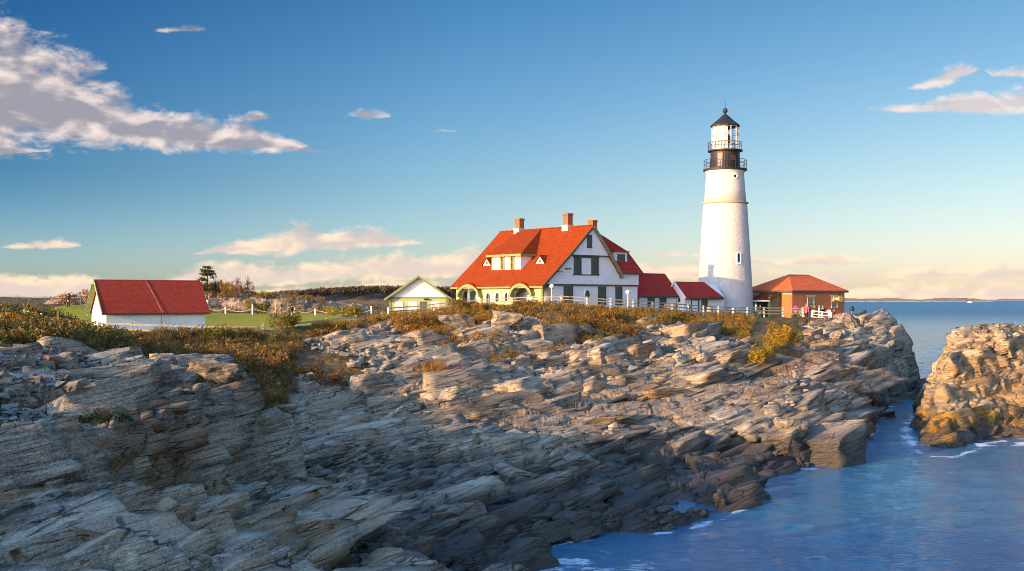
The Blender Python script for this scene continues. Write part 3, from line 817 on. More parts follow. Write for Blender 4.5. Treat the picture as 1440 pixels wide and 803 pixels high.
# ------------------------------------------------------------------ building materials
def painted(name, col, rough=.6, var=.12, scale=1.2, bump=.0, stripes=0.0, spec=.3, dirt=(.25, .22, .18), dirt_amt=.25):
    """paint on boards or plaster: patchy, a little weathered, with the shadow lines of courses when stripes > 0"""
    m, t, b = mat(name)
    tcn = t.new('ShaderNodeTexCoord')
    p = tcn.outputs['Object']
    n = t.noise(p, scale, 6, .65); n2 = t.noise(p, scale * 9, 4, .6)
    k = t.math('ADD', t.math('MULTIPLY', n, .7), t.math('MULTIPLY', n2, .3))
    lo = tuple(c * (1 - var) for c in col); hi = tuple(min(c * (1 + var), 1) for c in col)
    c = t.mix(t.step(k, .3, .7), lo, hi)
    streak = t.noise(t.vmath('MULTIPLY', p, (3.0, 3.0, .35)), scale * 1.5, 5, .65)
    c = t.mix(t.step(streak, .55, .78, 0, dirt_amt), c, dirt)
    t.link(c, b.inputs['Base Color'])
    b.inputs['Roughness'].default_value = rough
    b.inputs['Specular IOR Level'].default_value = spec
    h = t.math('MULTIPLY', n2, max(bump, .02))
    if stripes > 0:
        z = t.new('ShaderNodeSeparateXYZ', {0: p}).outputs[2]
        s = t.math('FRACT', t.math('DIVIDE', z, stripes))
        h = t.math('ADD', h, t.math('MULTIPLY', s, -.35))
    bp = t.new('ShaderNodeBump', {'Strength': .6, 'Distance': .05 if bump < .5 else .12, 'Height': h})
    t.link(bp.outputs[0], b.inputs['Normal'])
    return m
def shingles(name, c1, c2, row=.22):
    m, t, b = mat(name)
    p = t.new('ShaderNodeTexCoord').outputs['Object']
    x, y, z = t.new('ShaderNodeSeparateXYZ', {0: p}).outputs
    r = t.math('DIVIDE', z, row * .72)
    ri = t.math('FLOOR', r)
    a = t.math('ADD', t.math('DIVIDE', t.math('ADD', x, t.math('MULTIPLY', y, .37)), .42), t.math('MULTIPLY', ri, .5))
    cell = t.new('ShaderNodeCombineXYZ', {0: t.math('FLOOR', a), 1: ri, 2: 0.0}).outputs[0]
    wn = t.new('ShaderNodeTexWhiteNoise', {'Vector': cell})
    big = t.noise(p, .35, 5, .6)
    k = t.math('ADD', t.math('MULTIPLY', wn.outputs[0], .55), t.math('MULTIPLY', big, .45))
    t.link(t.mix(k, c1, c2), b.inputs['Base Color'])
    b.inputs['Roughness'].default_value = .9
    b.inputs['Specular IOR Level'].default_value = .06
    h = t.math('ADD', t.math('MULTIPLY', t.math('FRACT', r), -.6), t.math('MULTIPLY', wn.outputs[0], .5))
    bp = t.new('ShaderNodeBump', {'Strength': .5, 'Distance': .04, 'Height': h})
    t.link(bp.outputs[0], b.inputs['Normal'])
    return m
def brick(name, c1, c2, mortar):
    m, t, b = mat(name)
    p = t.new('ShaderNodeTexCoord').outputs['Object']
    x, y, z = t.new('ShaderNodeSeparateXYZ', {0: p}).outputs
    uv = t.new('ShaderNodeCombineXYZ', {0: t.math('ADD', x, y), 1: z, 2: 0.0}).outputs[0]
    br = t.new('ShaderNodeTexBrick', {'Vector': uv, 'Color1': (*c1, 1), 'Color2': (*c2, 1), 'Mortar': (*mortar, 1), 'Scale': 1.0, 'Mortar Size': .014, 'Brick Width': .26, 'Row Height': .085, 'Bias': 0.0})
    n = t.noise(p, .8, 6, .65)
    c = t.mix(t.step(n, .45, .75, 0, .45), br.outputs[0], tuple(v * .45 for v in c1))
    t.link(c, b.inputs['Base Color'])
    b.inputs['Roughness'].default_value = .85
    bp = t.new('ShaderNodeBump', {'Strength': .5, 'Distance': .02, 'Height': t.math('SUBTRACT', 1.0, br.outputs['Fac'])})
    t.link(bp.outputs[0], b.inputs['Normal'])
    return m
def glass_dark(name, col=(.02, .025, .03), rough=.06):
    m, t, b = mat(name)
    p = t.new('ShaderNodeTexCoord').outputs['Object']
    t.link(t.mix(t.noise(p, 1.1, 3, .5), tuple(c * .6 for c in col), tuple(c * 1.6 for c in col)), b.inputs['Base Color'])
    b.inputs['Roughness'].default_value = rough
    return m
WHITE = painted('white_shingle_paint', (.72, .71, .69), .6, .07, 1.2, .1, .16, dirt=(.42, .40, .36), dirt_amt=.3)
TRIM = painted('white_trim_paint', (.76, .75, .72), .5, .05)
PALEGREEN = painted('pale_green_shingle', (.34, .37, .17), .7, .12, 1.5, .1, .14, dirt=(.18, .19, .10))
GREEN = painted('dark_green_paint', (.040, .070, .052), .5, .2, 2.0)
OLIVE = painted('olive_trim_paint', (.17, .21, .085), .55, .15, 2.0)
ROOF = shingles('red_roof_shingle', (.15, .026, .005), (.225, .040, .009))
ROOF2 = shingles('dark_red_roof_shingle', (.29, .028, .022), (.40, .045, .032))
BRICK = brick('red_brick', (.56, .115, .022), (.42, .08, .018), (.46, .24, .11))
CHIMNEY = brick('chimney_brick', (.40, .075, .018), (.32, .055, .015), (.30, .13, .06))
GLASS = glass_dark('window_glass')
STONE = painted('pale_foundation', (.50, .44, .35), .85, .2, 2.0, .6)
WOOD_DARK = painted('dark_porch_wood', (.09, .08, .065), .8, .2, 2.0)

# ------------------------------------------------------------------ the keeper's house; its frame: x along the ridge towards the viewer's right, y across it
HO = Vector((8.5, 123.0)); HU = Vector((.645, -.764)).normalized(); HV = Vector((-HU.y, HU.x)); HRZ = math.atan2(HU.y, HU.x)
def UV(u, v, z=0.0):
    p = HO + HU * u + HV * v
    return Vector((p.x, p.y, z))
HZ = 8.0
class Local:
    """a building in the house's frame with absolute heights; parts are meshed relative to the building's base"""
    def __init__(self, name, label, cat, u, v, z, turn=0.0, at=None):
        self.o = (u, v, z)
        self.root = thing(name, label, cat, UV(*(at or (u, v)), z), HRZ + turn)
    def part(self, mb, name, m, parent=None, smooth=False, label=None):
        o = mb.build(name, m, parent or self.root, smooth, self.o)
        if label: o['label'] = label
        return o
def window_u(B, parent, v0, v1, z0, z1, u, frame=GREEN, pane=GLASS, fw=.09, proud=.06, bars=(1, 1), name='window'):
    """a sash window in a wall of constant u (facing +u)"""
    m = MB()
    m.box(u, u + proud, v0, v0 + fw, z0, z1).box(u, u + proud, v1 - fw, v1, z0, z1).box(u, u + proud, v0 + fw, v1 - fw, z1 - fw, z1).box(u, u + proud + .04, v0 - .04, v1 + .04, z0 - .07, z0 + .003)
    for k in range(bars[0]):
        vv = v0 + (v1 - v0) * (k + 1) / (bars[0] + 1)
        m.box(u + .012, u + proud * .7, vv - .02, vv + .02, z0, z1 - fw)
    for k in range(bars[1]):
        zz = z0 + (z1 - z0) * (k + 1) / (bars[1] + 1)
        m.box(u + .015, u + proud * .75, v0 + fw, v1 - fw, zz - .025, zz + .025)
    w = B.part(m, name, frame, parent)
    B.part(MB().box(u - .02, u + .01, v0 + fw, v1 - fw, z0 + .003, z1 - fw), 'pane', pane, w)
    return w
def window_v(B, parent, u0, u1, z0, z1, v, frame=TRIM, pane=GLASS, fw=.09, proud=.06, bars=(1, 1), name='window'):
    """a sash window in a wall of constant v (facing -v)"""
    m = MB()
    m.box(u0, u0 + fw, v - proud, v, z0, z1).box(u1 - fw, u1, v - proud, v, z0, z1).box(u0 + fw, u1 - fw, v - proud, v, z1 - fw, z1).box(u0 - .04, u1 + .04, v - proud - .04, v, z0 - .07, z0 + .003)
    for k in range(bars[0]):
        uu = u0 + (u1 - u0) * (k + 1) / (bars[0] + 1)
        m.box(uu - .02, uu + .02, v - proud * .7, v - .012, z0, z1 - fw)
    for k in range(bars[1]):
        zz = z0 + (z1 - z0) * (k + 1) / (bars[1] + 1)
        m.box(u0 + fw, u1 - fw, v - proud * .75, v - .015, zz - .025, zz + .025)
    w = B.part(m, name, frame, parent)
    B.part(MB().box(u0 + fw, u1 - fw, v - .01, v + .02, z0 + .003, z1 - fw), 'pane', pane, w)
    return w
def slope_slab(m, quad, th=.16):
    """a roof slope: a quad thickened downwards"""
    q = [Vector(p) for p in quad]
    n = (q[1] - q[0]).cross(q[2] - q[0]).normalized()
    if n.z < 0: n = -n
    m.prism(q, -n * th)

H = Local('keepers_house', 'large white gabled house with orange-red roofs, three brick chimneys and an arched green porch', 'house', -7, -1, HZ)
ZR = lambda v: 17.0 - (3.15 / 3.4) * abs(v) if -3.4 <= v <= 0 else (13.85 + (v + 3.4) * .86 if v < -3.4 else 17.0 - v * 1.19)
U0, U1 = -14.8, 0.0
wm = MB()
wm.prism([(0, -5.3, 7.2), (0, 7.3, 7.2), (0, 7.3, 11.9), (0, 4.2, 11.9), (0, .0, 16.78), (0, -3.4, 13.66), (0, -5.3, 12.0)], (-.3, 0, 0))
wm.prism([(U0, -5.3, 7.2), (U0, 4.2, 7.2), (U0, 4.2, 11.9), (U0, 0, 16.78), (U0, -3.4, 13.66), (U0, -5.3, 12.0)], (.3, 0, 0))
wm.box(U0 + .3, -.3, -5.3, -5.05, 7.2, 12.0)
wm.box(U0 + .3, -.3, 3.95, 4.2, 7.2, 11.8)
wm.box(-9, -.3, 7.05, 7.3, 7.2, 11.9)
wm.box(-9.0, -8.75, 4.2, 7.05, 7.2, 11.9)
H.part(wm, 'wall', WHITE)
# upper storeys of the gable step out a little over the lower ones
g2 = MB().prism([(.0, -5.35, 10.62), (.0, 4.2, 10.62), (.0, 4.2, 11.75), (.0, 2.56, 13.72), (.0, -3.42, 13.72), (.0, -6.6, 10.95), (.0, -6.6, 10.62)], (.14, 0, 0))
H.part(g2, 'gable_wall', WHITE)
g3 = MB().prism([(.0, -3.3, 13.76), (.0, 2.46, 13.76), (.0, 0, 16.72)], (.32, 0, 0))
H.part(g3, 'gable_peak', WHITE)
H.part(MB().box(0, .12, 4.25, 7.36, 10.62, 11.86), 'wall', WHITE, label='upper wall of the rear wing')
tr = MB()
tr.box(.0, .20, -6.9, 7.4, 10.46, 10.62)
tr.box(.14, .36, -3.5, 2.62, 13.64, 13.76)
H.part(tr, 'trim_band', GREEN)
# windows of the gable end
for v0, v1 in ((-3.99, -2.65), (1.1, 2.3), (3.77, 4.84)):
    window_u(H, None, v0, v1, 8.45, 10.40, .002, bars=(1, 2))
for v0, v1 in ((-2.65, -1.55), (-.06, 1.04)):
    window_u(H, None, v0, v1, 11.75, 13.45, .142, bars=(1, 1))
H.part(MB().box(.142, .20, -2.75, 1.14, 13.46, 13.62), 'window_trim', GREEN); H.part(MB().box(.142, .21, -2.75, 1.14, 11.58, 11.68), 'window_trim', GREEN)
window_u(H, None, -.86, -.16, 14.6, 15.95, .322, bars=(0, 1))
ov = MB(); ov_in = MB()
ring = []
for k in range(20):
    a = 2 * math.pi * k / 20
    ring.append((math.cos(a), math.sin(a)))
ov.add([(.06, -.5 + .50 * c, 9.48 + .68 * s) for c, s in ring] + [(.06, -.5 + .36 * c, 9.48 + .52 * s) for c, s in ring] + [(.0, -.5 + .50 * c, 9.48 + .68 * s) for c, s in ring] + [(.0, -.5 + .36 * c, 9.48 + .52 * s) for c, s in ring],
       [(i, (i + 1) % 20, 20 + (i + 1) % 20, 20 + i) for i in range(20)] + [(i, (i + 1) % 20, 40 + (i + 1) % 20, 40 + i) for i in range(20)] + [(20 + i, 20 + (i + 1) % 20, 60 + (i + 1) % 20, 60 + i) for i in range(20)])
w = H.part(ov, 'oval_window', TRIM)
H.part(MB().prism([(.004, -.5 + .37 * c, 9.48 + .53 * s) for c, s in ring], (.02, 0, 0)), 'pane', GLASS, w)
# main roof
rf = MB()
UA, UB = U0 - .55, .50
for (va, vb) in ((-7.35, -3.4), (-3.4, 0.0), (0.0, 4.4)):
    slope_slab(rf, [(UA, va, ZR(va)), (UB, va, ZR(va)), (UB, vb, ZR(vb)), (UA, vb, ZR(vb))], .15)
rf.beam((UA, 0, 17.03), (UB, 0, 17.03), .22, .1)
roof = H.part(rf, 'roof', ROOF)
for (u, m_) in ((UB, 1), (UA, -1)):
    bb = MB()
    for (va, vb) in ((-7.4, -3.4), (-3.4, 0.0)):
        bb.beam((u + .03 * m_, va, ZR(va) - .14), (u + .03 * m_, vb, ZR(vb) - .14), .06, .20)
    H.part(bb, 'bargeboard', GREEN)
    H.part(MB().beam((u + .04 * m_, 0, ZR(0) - .16), (u + .04 * m_, 4.45, ZR(4.45) - .16), .08, .36), 'bargeboard', OLIVE if m_ > 0 else GREEN)
H.part(MB().box(UA, UB, -7.42, -7.3, ZR(-7.35) - .26, ZR(-7.35) - .08), 'eaves_board', OLIVE)
H.part(MB().box(-.3, .55, 4.35, 4.5, 11.35, 11.72), 'eaves_board', GREEN)
# rear wing roof
rw = MB()
a_, b_, c_, d_ = (-1.5, 2.2, 16.55), (-1.5, 7.25, 14.45), (.42, 7.85, 11.98), (.42, 4.1, 11.98)
e_, f_, g_ = (-9.2, 2.2, 16.55), (-9.2, 7.25, 14.45), (-9.2, 7.85, 11.98)
rw.add([a_, b_, c_, d_, e_, f_, g_, (-9.2, 2.2, 11.98), (-1.5, 2.2, 11.98)], [(0, 1, 2, 3), (0, 4, 5, 1), (1, 5, 6, 2), (4, 7, 6, 5), (7, 8, 2, 6), (0, 3, 8), (4, 0, 8, 7), (3, 2, 8)])
H.part(rw, 'roof', ROOF2, label='dark red roof of the rear wing')
H.part(MB().box(.36, .47, 4.45, 7.9, 11.78, 11.98).box(-9.1, .36, 7.78, 7.9, 11.78, 11.95), 'eaves_board', GREEN)
dm = MB().box(-2.4, -.1, 3.75, 5.75, 12.55, 14.22)
dmo = H.part(dm, 'dormer', WHITE)
H.part(MB().box(-2.4, .1, 3.55, 5.95, 14.22, 14.36), 'dormer_roof', ROOF2, dmo)
window_u(H, dmo, 4.2, 5.35, 12.75, 14.0, -.098, frame=GREEN, bars=(0, 1))
# front dormer with its hipped roof
DE = 13.98
fd = MB().box(-10.5, -5.35, -5.22, -2.0, 11.6, DE - .12)
fdo = H.part(fd, 'dormer', WHITE, label='wide front dormer with two windows')
dr = MB()
el, er, vl, vr_ = (-10.95, -5.62, DE), (-5.0, -5.62, DE), (-5.0, -3.35, DE - .1), (-10.95, -3.35, DE - .1)
tl, tr_, tr2, tl2 = (-11.6, -.02, 17.06), (-10.2, -.02, 17.06), (-8.0, .02, 17.04), (-12.6, .02, 17.04)
dr.add([el, er, vl, tr2, tr_, tl, tl2, vr_], [(0, 1, 4, 5), (1, 2, 3, 4), (0, 5, 6, 7)])
dr.add([(p[0], p[1], p[2] - .14) for p in (el, er, vl, vr_)] + [el, er, vl, vr_], [(0, 1, 2, 3), (0, 1, 5, 4), (1, 2, 6, 5), (0, 4, 7, 3)])
H.part(dr, 'dormer_roof', ROOF, fdo)
H.part(MB().box(-10.97, -4.98, -5.68, -5.6, DE - .26, DE - .03).box(-5.06, -4.98, -5.6, -3.5, DE - .26, DE - .03), 'eaves_board', OLIVE, fdo)
dt = MB()
for u in (-10.5, -9.0, -8.35, -7.3, -6.65, -5.5):
    dt.box(u, u + .15, -5.27, -5.22, 12.2, DE - .13)
dt.box(-10.5, -5.35, -5.29, -5.22, 12.02, 12.2)
H.part(dt, 'dormer_trim', OLIVE, fdo)
for u0 in (-8.85, -7.15):
    window_v(H, fdo, u0, u0 + .5, 12.35, 13.75, -5.222, frame=OLIVE, bars=(0, 1))
# two small triangular eyelet dormers
for uc in (-12.2, -3.1):
    v0 = -4.55; zb = ZR(v0) + .02
    tm = MB().prism([(uc - .75, v0, zb - .05), (uc + .75, v0, zb - .05), (uc, v0, zb + .78)], (0, .9, 0))
    td = H.part(tm, 'eyelet_dormer', TRIM)
    rm = MB()
    for s in (-1, 1):
        slope_slab(rm, [(uc, v0 - .14, zb + .90), (uc + s * .92, v0 - .14, zb - .06), (uc + s * .92, v0 + 1.4, zb - .06), (uc, v0 + 1.4, zb + .90)], .07)
    H.part(rm, 'dormer_roof', ROOF, td)
    H.part(MB().prism([(uc + .17 * c, v0 - .03, zb + .27 + .17 * s) for c, s in ring], (0, .05, 0)), 'pane', GLASS, td)
# chimneys
for (u, v, zb, zt) in ((-11.82, 0.0, 16.2, 18.38), (-3.6, 0.0, 16.2, 18.5), (-6.5, 6.6, 14.2, 18.2)):
    cm = MB().box(u - .40, u + .40, v - .36, v + .36, zb, zt - .22).box(u - .46, u + .46, v - .42, v + .42, zt - .22, zt - .06).box(u - .41, u + .41, v - .37, v + .37, zt - .06, zt)
    ch = H.part(cm, 'chimney', CHIMNEY, roof)
    H.part(MB().box(u - .47, u + .47, v - .50, v + .50, zb, zb + (1.02 if v == 0 else .7)), 'flashing', STONE, ch)
# porch: arched green front, dark floor and posts
def arcade(m, u0, u1, z0, z1, arches, v0, v1):
    """a wall of constant v with round-headed openings; arches: (middle, half width, sill, spring, rise)"""
    cur = u0
    def slab(a, b, za, zb_):
        m.box(a, b, v0, v1, za, zb_)
    for uc, hw, sill, spring, rise in arches:
        slab(cur, uc - hw, z0, z1)
        if sill > z0: slab(uc - hw, uc + hw, z0, sill)
        n = 14
        up = [(uc - hw * math.cos(math.pi * k / n), spring + rise * math.sin(math.pi * k / n)) for k in range(n + 1)]
        for (a, za), (b, zb_) in zip(up, up[1:]):
            m.prism([(a, v0, za), (b, v0, zb_), (b, v0, z1), (a, v0, z1)], (0, v1 - v0, 0))
        cur = uc + hw
    slab(cur, u1, z0, z1)
pm = MB()
BIG = ((-12.05, 1.75, 7.4, 9.25, 1.12), (-3.03, 1.55, 7.4, 9.25, 1.12)); SMALL = [(u, .36, 8.75, 9.35, .36) for u in (-8.95, -7.35, -5.78)]
arcade(pm, U0, U1 - .05, 7.4, 10.46, sorted(BIG + tuple(SMALL)), -6.95, -6.75)
H.part(pm, 'porch_front', PALEGREEN)
H.part(MB().box(U0 + .02, -.07, -6.99, -6.955, 7.42, 8.55), 'porch_base', TRIM) if False else None
hood = []
for uc, hw, _, spring, rise in BIG:
    am = MB(); n = 18; rr = []
    for k in range(n + 1):
        a = math.pi * k / n
        rr.append(((uc - (hw + .02) * math.cos(a), spring + (rise + .02) * math.sin(a)), (uc - (hw + .34) * math.cos(a), spring + (rise + .36) * math.sin(a))))
    for (i0, o0), (i1, o1) in zip(rr, rr[1:]):
        am.prism([(i0[0], -7.52, i0[1]), (i1[0], -7.52, i1[1]), (o1[0], -7.52, o1[1]), (o0[0], -7.52, o0[1])], (0, .5, 0))
    am.box(uc - hw - .30, uc - hw - .02, -7.1, -6.955, 7.4, spring).box(uc + hw + .02, uc + hw + .30, -7.1, -6.955, 7.4, spring)
    H.part(am, 'arch_trim', OLIVE)
    hm = MB()
    for k in range(n):
        a, b = math.pi * k / n, math.pi * (k + 1) / n
        p0 = (uc - (hw + .42) * math.cos(a), spring + (rise + .42) * math.sin(a)); p1 = (uc - (hw + .42) * math.cos(b), spring + (rise + .42) * math.sin(b))
        if max(p0[1], p1[1]) > 10.2:
            hm.prism([(p0[0], -7.6, max(p0[1], 10.2)), (p1[0], -7.6, max(p1[1], 10.2)), (p1[0], -6.2, max(p1[1], 10.2) + .02), (p0[0], -6.2, max(p0[1], 10.2) + .02)], (0, 0, -.08))
    H.part(hm, 'arch_roof', ROOF)
for uc, hw, sill, spring, rise in SMALL:
    am = MB(); n = 12
    pts = [(uc - hw, sill)] + [(uc - hw * math.cos(math.pi * k / n), spring + rise * math.sin(math.pi * k / n)) for k in range(n + 1)] + [(uc + hw, sill)]
    out = [(uc - hw - .2, sill - .1)] + [(uc - (hw + .2) * math.cos(math.pi * k / n), spring + (rise + .2) * math.sin(math.pi * k / n)) for k in range(n + 1)] + [(uc + hw + .2, sill - .1)]
    for (i0, o0, i1, o1) in zip(pts, out, pts[1:], out[1:]):
        am.prism([(i0[0], -7.02, i0[1]), (i1[0], -7.02, i1[1]), (o1[0], -7.02, o1[1]), (o0[0], -7.02, o0[1])], (0, .066, 0))
    am.box(uc - .02, uc + .02, -6.9, -6.86, sill, spring + rise)
    w = H.part(am, 'arched_window', TRIM)
    H.part(MB().prism([(p[0], -6.84, p[1]) for p in pts], (0, .03, 0)), 'pane', GLASS, w)
H.part(MB().box(U0 + .1, -.1, -6.74, -5.31, 7.3, 7.75), 'porch_floor', WOOD_DARK)
H.part(MB().box(U0 + .1, -.1, -7.2, -5.31, 10.47, 10.55), 'porch_ceiling', WOOD_DARK)
# open end of the porch beside the gable
pe_ = MB().box(-.25, .0, -6.95, -6.7, 7.4, 10.46)
for k in range(8):
    a, b = math.pi * k / 16, math.pi * (k + 1) / 16
    pe_.prism([(-.2, -6.7 + .0, 10.44), (-.2, -6.7 + .9 * (1 - math.cos(a)) if k else -6.7, 9.4 + 1.0 * math.sin(a)), (-.2, -6.7 + .9 * (1 - math.cos(b)), 9.4 + 1.0 * math.sin(b)), (-.2, -6.7 + .9 * (1 - math.cos(b)), 10.44)], (.12, 0, 0))
H.part(pe_, 'porch_post', OLIVE)
H.part(MB().box(-14.3, -13.3, -5.34, -5.302, 7.8, 9.9), 'door', GREEN)
H.part(MB().box(-2.6, -1.7, -5.34, -5.302, 7.8, 9.9), 'door', GREEN)
H.part(MB().box(.05, .75, -3.9, -3.55, 12.2, 12.32).beam((.1, -4.9, 11.95), (.75, -4.9, 11.95), .35, .07), 'bracket', GREEN)

# ------------------------------------------------------------------ two low sheds between the house and the tower
S1 = Local('connecting_shed', 'low white shed with three tall green windows, joined to the big house', 'shed', -3, 11, 7.3)
sm = MB()
sm.prism([(-1.0, 7.5, 7.0), (-5.0, 7.5, 7.0), (-5.0, 7.5, 9.6), (-3.0, 7.5, 11.85), (-1.0, 7.5, 9.6)], (0, 7.4, 0))
S1.part(sm, 'wall', WHITE)
rm = MB()
slope_slab(rm, [(-.62, 7.34, 9.40), (-.62, 15.1, 9.40), (-3.0, 15.1, 12.06), (-3.0, 7.34, 12.06)], .14)
slope_slab(rm, [(-5.38, 7.34, 9.40), (-5.38, 15.1, 9.40), (-3.0, 15.1, 12.06), (-3.0, 7.34, 12.06)], .14)
S1.part(rm, 'roof', ROOF2)
S1.part(MB().box(-.66, -.57, 7.34, 15.12, 9.22, 9.42).beam((-.7, 15.13, 9.36), (-3.0, 15.13, 11.94), .06, .2), 'eaves_board', GREEN)
for v0, v1 in ((7.7, 8.6), (10.0, 11.15), (12.0, 13.15)):
    window_u(S1, None, v0, v1, 7.75, 9.2, -.998, bars=(1, 2))
S2 = Local('tower_shed', 'lowest white shed, with a door, between green-windowed shed and tower', 'shed', -1.2, 18, 7.0)
sm = MB()
sm.prism([(.2, 15.0, 6.6), (-2.6, 15.0, 6.6), (-2.6, 15.0, 9.35), (-1.2, 15.0, 10.85), (.2, 15.0, 9.35)], (0, 7.2, 0))
S2.part(sm, 'wall', WHITE)
rm = MB()
slope_slab(rm, [(.62, 14.85, 9.15), (.62, 21.6, 9.25), (-1.2, 20.1, 11.1), (-1.2, 14.85, 11.1)], .13)
slope_slab(rm, [(-3.02, 14.85, 9.15), (-3.02, 21.6, 9.25), (-1.2, 20.1, 11.1), (-1.2, 14.85, 11.1)], .13)
rm.add([(.62, 21.6, 9.25), (-3.02, 21.6, 9.25), (-1.2, 20.1, 11.1)], [(0, 1, 2)])
S2.part(rm, 'roof', ROOF2)
S2.part(MB().box(.58, .66, 14.85, 21.6, 8.98, 9.17), 'eaves_board', GREEN)
S2.part(MB().beam((.55, 14.80, 9.10), (-1.2, 14.80, 10.98), .08, .22).beam((-2.95, 14.80, 9.10), (-1.2, 14.80, 10.98), .08, .22), 'bargeboard', TRIM)
d = S2.part(MB().box(.202, .26, 16.15, 17.55, 6.75, 9.0), 'door_frame', GREEN)
S2.part(MB().box(.262, .285, 16.3, 17.25, 6.8, 8.88), 'door', TRIM, d)
window_u(S2, None, 18.0, 19.05, 7.45, 9.0, .202, bars=(0, 2))
window_u(S2, None, 15.45, 15.85, 7.95, 8.4, .202, fw=.05, bars=(0, 0))
window_v(S2, None, -.75, -.45, 8.75, 9.15, 14.998, frame=GREEN, fw=.05, bars=(0, 0))

# ------------------------------------------------------------------ brick fog-signal building
BB = Local('brick_building', 'square red-brick building with a low hipped red roof beside the tower', 'building', -.1, 36.4, 6.2, R(-5.5), (.42, 36.78))
BU, BV0, BV1, BW = 3.8, 30.8, 40.6, -4.0
BB.part(MB().box(BW, BU, BV0, BV1, 5.6, 10.0), 'wall', BRICK)
BB.part(MB().box(BW - .06, BU + .06, BV0 - .06, BV1 + .06, 5.5, 6.62), 'foundation', STONE)
rm = MB(); o = .36
c1, c2, c3, c4 = (BU + o, BV0 - o, 10.12), (BU + o, BV1 + o, 10.12), (BW - o, BV1 + o, 10.12), (BW - o, BV0 - o, 10.12)
r1, r2 = (-.1, 34.6, 12.2), (-.1, 38.3, 12.2)
rm.add([c1, c2, c3, c4, r1, r2], [(0, 1, 5, 4), (1, 2, 5), (2, 3, 4, 5), (3, 0, 4), (0, 3, 2, 1)])
BB.part(rm, 'roof', shingles('orange_red_roof', (.52, .10, .035), (.64, .15, .055)))
BB.part(MB().box(BU + .0, BU + o, BV0 - o, BV1 + o, 9.86, 10.117).box(BW - o, BU, BV0 - o, BV0, 9.86, 10.117), 'eaves_board', WOOD_DARK)
BB.part(MB().box(BW, BU + .03, BV0 - .06, BV0, 9.62, 9.86), 'frieze', painted('ochre_frieze', (.45, .36, .17)))
CREAM = painted('cream_stone', (.58, .50, .34), .7)
PALE_PANE = glass_dark('pale_blind', (.22, .19, .13), .3)
for v0, v1 in ((33.5, 34.8), (38.0, 39.2)):
    w = window_u(BB, None, v0, v1, 7.95, 9.35, BU + .002, frame=CREAM, pane=PALE_PANE, bars=(0, 1))
    BB.part(MB().box(BU + .002, BU + .1, v0 - .15, v1 + .15, 9.352, 9.52), 'lintel', CREAM, w)
hm = MB().box(BU, BU + .35, 38.1, 38.75, 8.75, 9.35)
hm.tube([(BU + .3, 38.4, 9.05), (BU + .8, 38.4, 9.05), (BU + 1.3, 38.4, 9.07)], [.16, .22, .42], 14)
BB.part(hm, 'fog_horn', painted('ochre_metal', (.55, .36, .13), .5))
pv = BV0 - 1.9
BB.part(MB().box(-.75, -.6, pv, BV0, 6.0, 8.9).box(1.75, 1.95, pv + .02, BV0, 6.0, 9.6).box(-.75, 1.95, BV0 - .1, BV0 - .02, 6.0, 9.5), 'porch', painted('porch_green', (.10, .135, .06), .6, .15, 2.0))
BB.part(MB().box(1.62, 2.0, pv - .06, pv + .12, 6.0, 9.3), 'porch_post', OLIVE)
pr = MB(); slope_slab(pr, [(-1.0, pv - .35, 8.95), (2.2, pv - .35, 8.95), (2.2, BV0 - .01, 10.0), (-1.0, BV0 - .01, 10.0)], .10)
BB.part(pr, 'porch_roof', ROOF)
BB.part(MB().box(-1.0, 2.2, pv - .40, pv - .352, 8.72, 8.93), 'eaves_board', TRIM)
BB.part(MB().box(.0, 1.2, BV0 - .14, BV0 - .102, 6.2, 8.4), 'door', GREEN)

# ------------------------------------------------------------------ lighthouse
TWX, TWY, TWZ = 26.6, 142.0, 6.4
LH = thing('lighthouse', 'tall tapering white lighthouse with a black lantern at its top', 'lighthouse', (TWX, TWY, TWZ))
def lpart(mb, name, m, parent=None, smooth=False):
    return mb.build(name, m, parent or LH, smooth, (0, 0, TWZ))
TOWER = painted('white_rubble_stone', (.48, .46, .43), .75, .06, .9, .9, dirt=(.45, .40, .33), dirt_amt=.28)
BLACK = painted('black_iron', (.017, .016, .017), .5, .3, 2.5, spec=.3, dirt=(.045, .026, .018))
prof = [(3.62, 5.4), (3.52, 6.4), (3.44, 8.0), (3.31, 11.0), (3.13, 14.0), (2.93, 17.2), (2.70, 20.8), (2.66, 20.9)]
twm = MB()
fine = []
for (ra, za), (rb, zb) in zip(prof, prof[1:]):
    n = max(1, int((zb - za) / .5))
    fine += [(ra + (rb - ra) * k / n, za + (zb - za) * k / n) for k in range(n)]
fine.append(prof[-1])
twm.lathe(fine, 56)
tower = lpart(twm, 'tower', TOWER, smooth=True)
lpart(MB().lathe([(2.60, 20.95), (2.46, 22.8), (2.32, 24.6), (2.34, 24.75), (2.5, 24.95)], 48), 'upper_tower', painted('white_smooth_plaster', (.48, .46, .43), .65, .05, .8, .15, dirt=(.5, .42, .33), dirt_amt=.25), smooth=True)
lpart(MB().lathe([(2.66, 20.86), (2.86, 20.92), (2.88, 21.06), (2.62, 21.12)], 48), 'belt_course', painted('weathered_belt', (.34, .30, .20), .7), smooth=True)
lpart(MB().lathe([(2.3, 24.96), (2.70, 25.02), (2.72, 25.22), (1.6, 25.24)], 40), 'gallery', BLACK)
lpart(MB().lathe([(1.82, 25.24), (1.80, 27.35), (1.86, 27.4)], 32), 'watch_room', BLACK)
lpart(MB().lathe([(1.7, 27.38), (2.15, 27.42), (2.17, 27.58), (1.5, 27.6)], 36), 'gallery', BLACK)
